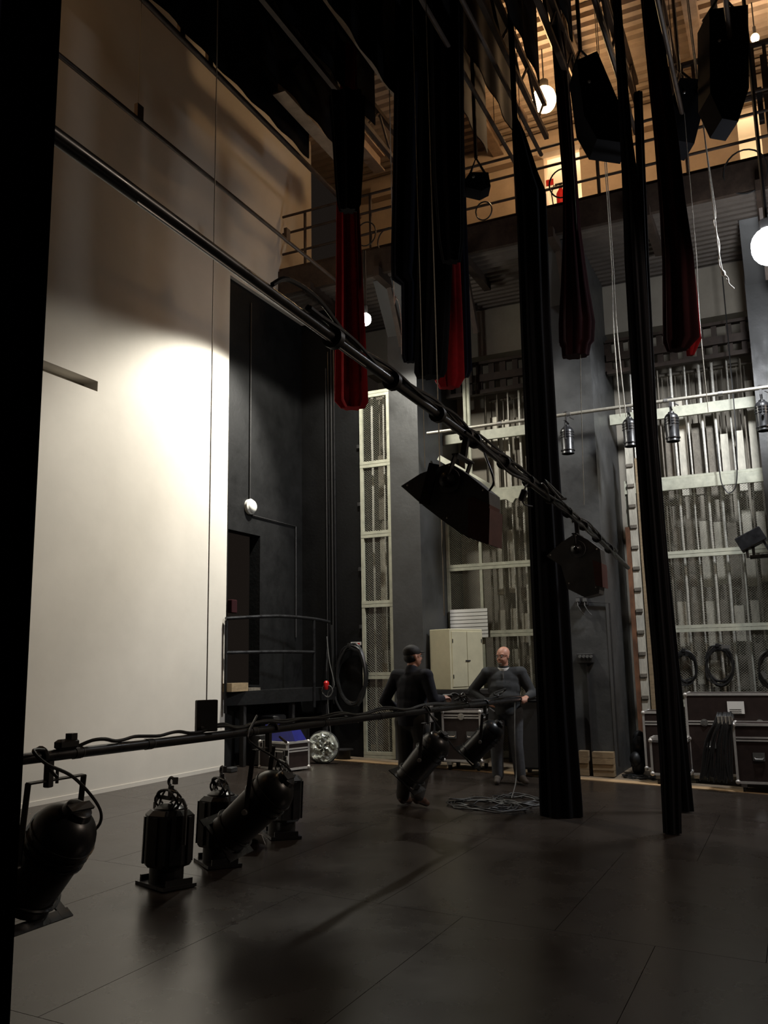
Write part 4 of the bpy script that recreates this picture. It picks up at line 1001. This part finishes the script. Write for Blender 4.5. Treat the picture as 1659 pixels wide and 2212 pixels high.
# trusses running along the stage, right of the borders
def truss(label, Y, z, X0, X1, h=.5, w_=.0, m=None, rr=.03):
    r = root('steel_truss', (X0, Y, z), label, 'truss'); m = m or m_steel
    for zz in (z, z+h): part('chord', MB().box(((X0+X1)/2, Y, zz), (X1-X0, rr*2.2, rr*2.6)), m, r, smooth=False)
    x = X0; k = 0
    while x < X1-.4:
        a = (x, Y, z if k % 2 else z+h); b = (x+.45, Y, z+h if k % 2 else z)
        part('web', MB().tube([a, b], rr*.7, 6), m, r); x += .45; k += 1
    return r
T = [(3.4, 10.35, .5, m_steel), (2.2, 10.2, .55, m_tan), (1.55, 10.45, .5, m_steel), (.9, 10.25, .5, m_steel), (.25, 10.4, .5, m_steel), (-.5, 10.2, .5, m_steel), (2.75, 9.55, .55, m_steel), (2.12, 9.5, .6, m_steel), (1.52, 9.6, .55, m_steel), (4.5, 9.75, .5, m_tan), (5.1, 9.6, .5, m_steel)]
TL = ['dark steel truss next to the black borders, overhead', 'tan steel truss left of the warm ceiling lamp', 'dark steel truss just left of the warm ceiling lamp', 'dark steel truss just right of the warm ceiling lamp', 'dark steel truss over the right tall drape', 'dark steel truss nearest the top right corner', 'low dark truss running behind the tall left drape top', 'low dark truss passing under the left warm ceiling lamp', 'low dark truss passing right of the left warm ceiling lamp', 'tan truss seen between the red drape and the black cluster', 'dark truss seen just left of the narrow red drape']
for k, (Y, z, h, m) in enumerate(T): truss(TL[k], Y, z, 3.0, 13.4 if k < 6 else 12.05, h, m=m)
for k, (Y, z) in enumerate(((3.1, 8.9), (2.74, 9.0), (1.4, 8.95), (.75, 8.8), (.08, 9.0), (-.75, 8.9))):
    r = root('pipe_batten', (7, Y, z), ['flown dark pipe batten under the trusses, nearest the black borders', 'flown dark pipe batten over the tall left drape', 'flown dark pipe batten over the maroon drape', 'flown dark pipe batten over the right tall drape', 'flown dark pipe batten over the scarlet-edged drape', 'flown dark pipe batten at the far right overhead'][k], 'pipe')
    part('pipe', MB().tube([(2.5, Y, z), (11.6, Y, z)], .03, 8), m_steel, r)
    for x in (4.5, 7.5, 10.5): part('drop_wire', MB().tube([(x, Y, z), (x, Y, CEIL-.01)], .005, 5), m_steel, r)
# I-beams with lit flanges
def ibeam(label, Y, z, X0, X1, m):
    r = root('ceiling_beam', (X0, Y, z), label, 'beam')
    part('flange', MB().box(((X0+X1)/2, Y, z), (X1-X0, .2, .03)), m, r, smooth=False)
    part('web', MB().box(((X0+X1)/2, Y, z+.14), (X1-X0, .03, .26)), m, r, smooth=False)
    part('flange', MB().box(((X0+X1)/2, Y, z+.28), (X1-X0, .2, .03)), m, r, smooth=False)
v = AX(815, 365, 2, 10.3); ibeam('tan steel beam lit between the red drape and the black cluster', v.y, 10.3, 9.0, 12.9, m_tan)
v = AX(815, 430, 2, 9.6); ibeam('short tan steel beam under the longer lit one', v.y, 9.6, 9.4, 11.6, m_tan)
for k, Y in enumerate((4.3, 2.55, .6, -1.4)):
    ibeam(['tan ceiling beam above the black borders', 'tan ceiling beam ending at the warm ceiling lamp', 'tan ceiling beam right of the warm ceiling lamp', 'tan ceiling beam in the top right corner'][k], Y, 11.2, 3, WX-.1, m_tan)
# hung dark gear, upper right
def hung(label, pts, D, dep, top_px):
    P_ = [DP(a, b, D) for a, b in pts]; c = sum(P_, Vector())/len(P_); r = root('hanging_lamp_box', c, label, 'lamp')
    h = Vector((ray(829, 1100).x, ray(829, 1100).y, 0)).normalized()*dep
    part('housing', MB().prism(P_, h), m_velour, r, smooth=False)
    tp_ = DP(*top_px, D)+h*.5
    part('yoke', MB().tube([P_[0]+h*.5, tp_, P_[1]+h*.5], .02, 6), m_blackmat, r)
    part('drop_pipe', MB().tube([tp_, (tp_.x, tp_.y, CEIL)], .025, 6), m_steel, r)
    part('bolt', MB().ell(P_[0]*.5+c*.5, (.02, .02, .02)), m_chrome, r)
    return r
hung('large black box lamp hanging at upper right with a slanted side', [(1470, 168), (1530, 172), (1523, 220), (1500, 310), (1445, 300), (1448, 220)], 11.5, .4, (1478, 130))
hung('long black box lamp hanging right of the warm ceiling lamp', [(1246, 130), (1290, 110), (1345, 240), (1360, 310), (1290, 300), (1262, 250)], 10.8, .45, (1262, 80))
hung('wide black box lamp hanging at top right beside the small warm lamp', [(1532, 20), (1616, 10), (1618, 190), (1595, 262), (1560, 256), (1534, 200)], 10.4, .4, (1570, -40))
hung('small black lamp hanging above the black cluster drapes, in front of the gallery rail', [(1015, 372), (1055, 372), (1060, 402), (1040, 412), (1006, 404), (1004, 388)], 11.6, .25, (1030, 330))
# dark gear box on gallery in front of left openings
# wire ropes
for k, (x0, y0, x1, y1, D, lab) in enumerate(((938, 0, 960, 1330, 8.5, 'pale wire rope hanging straight down through the central drape cluster'), (905, 300, 918, 1010, 8.8, 'thin wire rope just left of the brighter one in the central cluster'),
        (1505, 560, 1530, 890, 11, 'thin pale rope hanging above the right cage, by the scarlet edge'), (1322, 585, 1340, 900, 11.5, 'left one of two slack pale ropes beside the bulb-ended drape'), (1326, 590, 1352, 900, 11.4, 'right one of two slack pale ropes beside the bulb-ended drape'), (1255, 640, 1262, 1090, 11, 'thin wire hanging in front of the middle pillar face'))):
    h = ray((x0+x1)/2, 700); X_, Y_ = (h.x*D, h.y*D)
    a, b = VT(x0, y0, X_, Y_), VT(x1, y1, X_, Y_); top = Vector((b.x, b.y, CEIL)) if k in (0, 1) else Vector((a.x, a.y, a.z))
    if k in (0, 1): pts = [b, top]
    else: pts = spline([a, (a*.6+b*.4)+Vector((0, .02, 0)), b], 6)
    if k > 1: pts = [Vector((a.x, a.y, CEIL if a.x < GX else SOF+.02))]+pts
    solo('wire_rope', MB().tube(pts, .006 if k in (0, 3, 4) else .0045, 5), m_rope if k in (2, 3, 4) else m_wirerope, lab, 'wire')
tt = AX(1535, 400, 0, 11.2)
pts = spline([Vector((tt.x, tt.y+.1, CEIL)), tt, AX(1545, 480, 0, 11.2), AX(1552, 540, 0, 11.2), AX(1562, 590, 0, 11.2), AX(1572, 600, 0, 11.2), AX(1574, 612, 0, 11.2), AX(1586, 624, 0, 11.2)], 5)
r = root('knotted_rope', pts[0], 'bright twisted rope with a knot hanging left of the white floodlight', 'rope')
part('rope', MB().tube(pts, .009, 6), m_rope, r)
part('rope', MB().tube([p+Vector((.01, .02*math.sin(i*.8), 0)) for i, p in enumerate(pts[:-7])], .007, 6), m_rope, r)
part('knot', MB().ell(pts[20], (.03, .03, .04)), m_rope, r)
solo('hanging_cable', MB().tube(spline([AX(1548, 960, 0, 13.9), AX(1556, 1030, 0, 13.9), AX(1563, 1052, 0, 13.9), AX(1575, 1065, 0, 13.9), AX(1589, 1050, 0, 13.9), AX(1592, 1000, 0, 13.9), AX(1585, 870, 0, 13.9), Vector((13.9, AX(1585, 870, 0, 13.9).y, SOF))], 6), .009, 6), m_cable, 'U shaped black cable loop hanging before the top beam of the right cage', 'cable')
solo('hanging_cable', MB().tube(spline([Vector((10.2, AX(850, 600, 0, 10.2).y, 10.9)), AX(850, 600, 0, 10.2), AX(855, 640, 0, 10.2), AX(862, 655, 0, 10.2), AX(867, 700, 0, 10.2), AX(868, 765, 0, 10.2)], 5), .007, 6), m_rope, 'thin pale cable along the left edge of the black drape cluster', 'cable')

# ================================================================ LAMPS THAT ARE ON
def lamp(name, label, pos, rb, m, energy, col, aim=None, hood=None, cone=None, blend=.5, stem=True, shade=None):
    pos = Vector(pos); r = root(name, pos, label, 'lamp')
    part('bulb', MB().ell(pos, (rb, rb, rb*1.15)), m, r)
    if hood:
        d = Vector(hood).normalized(); part('reflector', MB().lathe([(-rb*2.2, rb*.8), (-rb*1.9, rb*1.5), (-rb*.2, rb*2.0), (-rb*.2, rb*1.94), (-rb*1.8, rb*1.4), (-rb*2.1, rb*.7)], pos, d, 20, cap=False), m_blackmat, r)
    if shade: part('shade_plate', MB().box(pos+Vector((0, 0, rb*1.5+.01)), (shade, shade, .02)), m_blackmat, r, smooth=False)
    if stem: part('holder', MB().tube([pos+Vector((0, 0, rb*1.1)), pos+Vector((0, 0, rb*1.1+.12))], rb*.4, 8), m_blackmat, r)
    light(name+'_glow', 'SPOT' if cone else 'POINT', pos if aim is None else pos+(Vector(aim)-pos).normalized()*(rb*1.3), energy, col, parent=r, aim=aim, size=rb*1.25, cone=cone, blend=blend)
    return r
wl = AX(790, 690, 0, 11.4)
lw = lamp('wall_floodlight', 'small blazing white floodlight hanging right of the narrow red drape', wl, .085, m_bulbw, L_WALL, (1, .97, .86), aim=wl-Vector((0, 0, 1)), cone=math.radians(166), blend=.15)
light('wall_floodlight_beam', 'SPOT', wl+Vector((-.08, .08, -.06)), L_WALL*3.0, (1, .97, .87), parent=lw, aim=wl+Vector((-.72, 1.0, -1.5)), size=.1, cone=math.radians(88), blend=.5)
part('bracket', MB().tube([wl+Vector((0, 0, .1)), (wl.x, wl.y, SOF)], .02, 6), m_blackmat, lw)
rl = AX(1660, 532, 0, 11.4)
lr = lamp('stage_floodlight', 'large blazing white floodlight at the right edge of the picture', rl, .21, m_bulb_h, L_SIDE, (.93, .96, 1), aim=rl+Vector((.45, .6, -1)), cone=math.radians(112), blend=.4)
part('bracket', MB().tube([rl+Vector((0, 0, .3)), (rl.x, rl.y, CEIL)], .025, 6), m_blackmat, lr)
w1 = AX(1176, 215, 2, 10.6)
lamp('ceiling_lamp', 'warm glowing lamp hanging under the ribbed ceiling, left one', w1, .19, m_bulbo, L_WARM, (1, .70, .44))
part('cord', MB().tube([w1, (w1.x, w1.y, CEIL)], .01, 6), m_blackmat, bpy.data.objects['ceiling_lamp'])
w2 = AX(1631, 82, 2, 10.9)
l2 = lamp('ceiling_lamp', 'small warm glowing lamp hanging in the top right corner', w2, .06, m_bulbo, L_WARM*.7, (1, .70, .44))
part('cord', MB().tube([w2, (w2.x, w2.y, CEIL)], .01, 6), m_blackmat, l2)
# another warm lamp of the same row, past the top left of the picture, that glows on the tan upper wall
l3 = lamp('ceiling_lamp', 'warm ceiling lamp by the white wall, past the top left of the picture', (3.6, 6.6, 11.0), .06, m_bulbo, L_WARM*1.9, (1, .58, .27), shade=None)
part('cord', MB().tube([(3.6, 6.6, 11.0), (3.6, 6.6, CEIL)], .01, 6), m_blackmat, l3)

# ================================================================ PEOPLE
def remeshed(name, mb, vox, m, parent, smooth_it=6):
    me = mb.mesh(name); o = bpy.data.objects.new(name, me); COL.objects.link(o)
    md = o.modifiers.new('r', 'REMESH'); md.mode = 'VOXEL'; md.voxel_size = vox; md.use_smooth_shade = True
    sm = o.modifiers.new('s', 'SMOOTH'); sm.iterations = smooth_it; sm.factor = .5
    dg = bpy.context.evaluated_depsgraph_get(); me2 = bpy.data.meshes.new_from_object(o.evaluated_get(dg))
    bpy.data.objects.remove(o); me2.name = name; me2.materials.clear(); me2.materials.append(m)
    o = bpy.data.objects.new(name, me2); COL.objects.link(o); o.parent = parent; return o
def V(*a): return Vector(a)
def hand(mb, w_, d, up, side, s=1.0, curl=.5):
    """w_: wrist, d: palm direction, up: back-of-hand normal, side: towards the thumb"""
    d, up, side = Vector(d).normalized(), Vector(up).normalized(), Vector(side).normalized()
    pc = w_+d*.045*s
    mb.cone(w_, .024*s, pc+d*.015*s, .027*s)
    for k in range(4):
        off = side*(.030-.020*k)*s; b = w_+d*.085*s+off; L = (.040, .045, .042, .033)[k]*s
        mb.cone(w_+d*.02*s+off*.7, .014*s, b, .012*s, 8)
        d2 = (d*math.cos(curl)-up*math.sin(curl)); k1 = b+d2*L
        mb.cone(b, .0105*s, k1, .0095*s, 8)
        d3 = (d*math.cos(curl*2.2)-up*math.sin(curl*2.2)); mb.cone(k1, .0095*s, k1+d3*L*.75, .008*s, 8)
    t0 = w_+d*.025*s+side*.025*s; t1 = t0+(d*.6+side*.8).normalized()*.04*s; mb.cone(t0, .015*s, t1, .012*s, 8); mb.cone(t1, .011*s, t1+(d*.9+side*.2-up*.4).normalized()*.03*s, .009*s, 8)
def person(label, loc, yaw, P):
    """P: joints in the person's own frame (x forward, y to the person's left, z up)"""
    r = root('person', loc, label, 'person'); r.rotation_euler = (0, 0, yaw)
    f = P['fat']; S = P
    def limb(mb, pts, rs, g=0):
        for i in range(len(pts)-1): mb.cone(pts[i], rs[i]+g, pts[i+1], rs[i+1]+g)
    def torso(mb, g=0, low=True):
        pe, ch, nk = V(*S['pelvis']), V(*S['chest']), V(*S['neck'])
        mb.ell(pe, (.125*f+g, .165*f+g, .13+g)); mb.ell(pe.lerp(ch, .35)+V(.035*(f-1)*3, 0, -.01), ((.125*f*f)+g, .165*f+g, .16+g))
        mb.ell(pe.lerp(ch, .7)+V(.02*(f-1)*3, 0, 0), (.13*f+g, .175*f+g, .17+g)); mb.ell(ch, (.115*f+g, .18*f+g, .15+g))
        for sd in ('L', 'R'): mb.cone(ch+V(0, 0, .07), .085+g, V(*S['sh'+sd]), .066*f**.5+g)
        mb.cone(ch+V(-.01, 0, .12), .075+g, nk, .058+g)
    def arms(mb, g=0):
        for sd in ('L', 'R'): limb(mb, [V(*S['sh'+sd]), V(*S['el'+sd]), V(*S['wr'+sd])], [.062*f**.5, .047*f**.5, .030], g)
    def legs(mb, g=0, end=1.0):
        for sd in ('L', 'R'):
            a, k_, h_ = V(*S['hip'+sd]), V(*S['kn'+sd]), V(*S['an'+sd]); limb(mb, [a, k_, k_.lerp(h_, end)], [.092*f, .062*f**.5, .046+(.012 if g else 0)], g)
    hd = V(*S['head']); fa = V(*S['face']).normalized(); up = V(0, 0, 1); sd_ = up.cross(fa).normalized(); Rm = Matrix((fa, sd_, up)).transposed()
    def H(x, y, z): return hd+Rm@V(x, y, z)
    b = MB(); torso(b); arms(b); legs(b)
    b.cone(V(*S['neck'])-V(0, 0, .03), .06*f**.4, H(-.01, 0, -.05), .056*f**.4)
    b.ell(H(-.010, 0, .032), (.100, .082*f**.25, .092), 18, 12, R=Rm); b.ell(H(.020, 0, -.035), (.072, .068*f**.4, .084), 18, 12, R=Rm); b.ell(H(.045, 0, -.085), (.035, .036*f**.4, .028), R=Rm)
    b.ell(H(.092, 0, -.012), (.020, .013, .024), R=Rm); b.ell(H(.1, 0, -.022), (.014, .016, .011), R=Rm)
    for s_ in (-1, 1):
        b.ell(H(.0, s_*.084, -.01), (.020, .010, .032), R=Rm); b.ell(H(.065, s_*.035, -.035), (.025, .022, .022), R=Rm); b.ell(H(.078, s_*.032, .035), (.016, .026, .010), R=Rm)
    b.ell(H(.084, 0, -.062), (.012, .026, .006), R=Rm); b.ell(H(.082, 0, -.073), (.012, .022, .007), R=Rm)
    for sd in ('L', 'R'): hand(b, V(*S['wr'+sd]), S['hd'+sd], S['hu'+sd], S['hs'+sd], 1.05, S.get('curl', .6))
    for sd in ('L', 'R'): b.cone(V(*S['an'+sd]), .045, V(*S['an'+sd])+V(*S['ft'+sd])*.7, .035)
    remeshed('body', b, .0085, m_skin, r, 4)
    for s_ in (-1, 1):
        e = part('eye', MB().ell(H(.078, s_*.032, .012), (.013, .013, .011), 10, 7, Rm), m_paper, r, world=False)
        part('iris', MB().ell(H(.088, s_*.032, .012), (.004, .006, .006), 8, 6, Rm), m_ink, e, world=False)
    part('mouth', MB().ell(H(.093, 0, -.067), (.004, .024, .0035), 10, 6, Rm), mat('lip', (.30, .09, .07), .5), r, world=False)
    t = MB(); torso(t, .016); arms(t, .014)
    for sd in ('L', 'R'):   # cuffs
        t.cone(V(*S['wr'+sd]).lerp(V(*S['el'+sd]), .12), .044, V(*S['wr'+sd]).lerp(V(*S['el'+sd]), .3), .052)
    hem = V(*S['pelvis']); t.lathe([(-.10, .14*f), (-.05, .148*f), (.08, .15*f)], hem, (0, 0, 1), 24)
    remeshed('jacket' if P['top'] is m_jacket else 'sweater', t, .011, P['top'], r, 5)
    l = MB(); legs(l, .020, .97); l.ell(V(*S['pelvis'])-V(0, 0, .04), (.125*f, .165*f, .13))
    for sd in ('L', 'R'):
        a, k_ = V(*S['an'+sd]), V(*S['kn'+sd]); l.cone(a.lerp(k_, .06), .058, a.lerp(k_, .5), .068)
    remeshed('trousers', l, .011, P['bot'], r, 5)
    for sd in ('L', 'R'):
        a, ft = V(*S['an'+sd]), V(*S['ft'+sd]); s_ = MB(); toe = a+ft; u_ = ft.normalized()
        s_.cone(a+V(0, 0, .01), .05, a-V(0, 0, .03), .052).cone(a-V(0, 0, .035)-u_*.03, .043, toe-V(0, 0, 0), .038).cone(a, .045, toe*.6+a*.4, .045)
        remeshed('shoe', s_, .008, P['shoe'], r, 3)
    return r, H, Rm
# first man, back turned
p1 = FL(893, 1742)
h1 = 1.80
S1 = dict(fat=1.06, top=m_jacket, bot=m_trouser, shoe=m_boot, pelvis=(0, 0, .98), chest=(.03, 0, 1.33), neck=(.03, 0, 1.50), head=(.06, 0, 1.645), face=(.86, -.5, -.02),
          shL=(.02, .21, 1.43), shR=(.02, -.21, 1.43), elL=(-.06, .34, 1.15), wrL=(.16, .26, 1.02), elR=(.02, -.30, 1.17), wrR=(.27, -.24, 1.17),
          hdL=(.9, -.3, -.1), huL=(0, .3, 1), hsL=(.3, -.9, 0), hdR=(.9, -.2, .1), huR=(0, -.2, 1), hsR=(.2, .9, .2),
          hipL=(0, .1, .93), hipR=(0, -.1, .93), knL=(.03, .12, .50), knR=(.10, -.12, .51), anL=(-.02, .13, .10), anR=(-.10, -.13, .13), ftL=(.15, .02, -.058), ftR=(.13, -.03, -.085), curl=.8)
man1, H, Rm = person('man seen from behind in black cap, navy jacket and brown boots', p1, math.radians(-14), S1)
part('cap', MB().ell(H(-.016, 0, .055), (.108, .088, .085), 20, 12, Rm).ell(H(-.03, 0, -.01), (.085, .083, .07), 18, 10, Rm).ell(H(.10, 0, .06), (.05, .06, .008), 16, 6, Rm), m_hair, man1, world=False)
gl = MB()
for s_ in (-1, 1): gl.tube(ring(H(.098, s_*.034, .01), .024, 0, 'x', 16), .002, 5, closed=True).tube([H(.098, s_*.058, .014), H(0, s_*.084, .01)], .002, 5)
part('glasses', gl, m_chrome, man1, world=False)
# small tool held in his right hand
v = V(*S1['wrR'])+V(.11, .0, .02)
mt = Matrix.Rotation(math.radians(-14), 3, 'Z'); vv = p1+mt@v
solo('cable_connector', MB().box(vv, (.07, .12, .05), .3, bev=.012).tube(spline([vv, vv+V(.05, -.08, .03), vv+V(.05, -.2, -.05), vv+V(.02, -.25, -.12)], 5), .01, 6), m_rubber, 'black cable connector held in the right hand of the man with the cap', 'connector')
# second man, bald
p2 = FL(1098, 1693)
S2 = dict(fat=1.22, top=m_sweater, bot=m_jean, shoe=m_boot2, pelvis=(0, 0, .99), chest=(-.01, 0, 1.34), neck=(.0, 0, 1.515), head=(.025, 0, 1.665), face=(.84, -.5, -.16),
          shL=(0, .225, 1.44), shR=(0, -.225, 1.44), elL=(.02, .37, 1.16), wrL=(.25, .30, 1.13), elR=(-.10, -.44, 1.21), wrR=(.06, -.25, 1.07),
          hdL=(.8, -.2, -.1), huL=(0, .1, 1), hsL=(.2, -.9, 0), hdR=(.5, .8, -.3), huR=(0, -.9, .3), hsR=(-.3, .2, .9),
          hipL=(0, .11, .93), hipR=(0, -.11, .93), knL=(.02, .13, .51), knR=(.03, -.13, .51), anL=(-.02, .16, .10), anR=(0, -.13, .10), ftL=(.14, .08, -.058), ftR=(.16, -.01, -.058), curl=.7)
yaw2 = math.atan2(-p2.y, -p2.x)-.05
man2, H, Rm = person('bald smiling man with glasses, grey zip sweater and jeans, hand on hip behind the pipe', p2, yaw2, S2)
gl = MB()
for s_ in (-1, 1):
    c_ = H(.103, s_*.034, .010)
    gl.tube([c_+Rm@V(0, .025*math.cos(a), .019*math.sin(a)) for a in [2*PI*k/16 for k in range(16)]], .0025, 5, closed=True).tube([H(.100, s_*.058, .014), H(0, s_*.086, .01)], .0022, 5)
gl.tube([H(.104, -.01, .014), H(.104, .01, .014)], .002, 5)
part('glasses', gl, m_blackmetal, man2, world=False)
part('shirt_collar', MB().lathe([(-.03, .086), (.012, .080), (.014, .074)], V(*S2['neck'])+V(.006, 0, -.012), (.18, 0, 1), 20, cap=False), m_paper, man2, world=False, label='light shirt collar')
part('zip', MB().beam(V(.12, 0, 1.49), V(.152, 0, 1.37), .012, .006, up=(1, 0, 0)), m_chrome, man2, world=False, smooth=False)
part('goatee', MB().ell(H(.078, 0, -.088), (.022, .026, .022), 12, 8, Rm), mat('grey_beard', (.2, .15, .11), .8), man2, world=False)
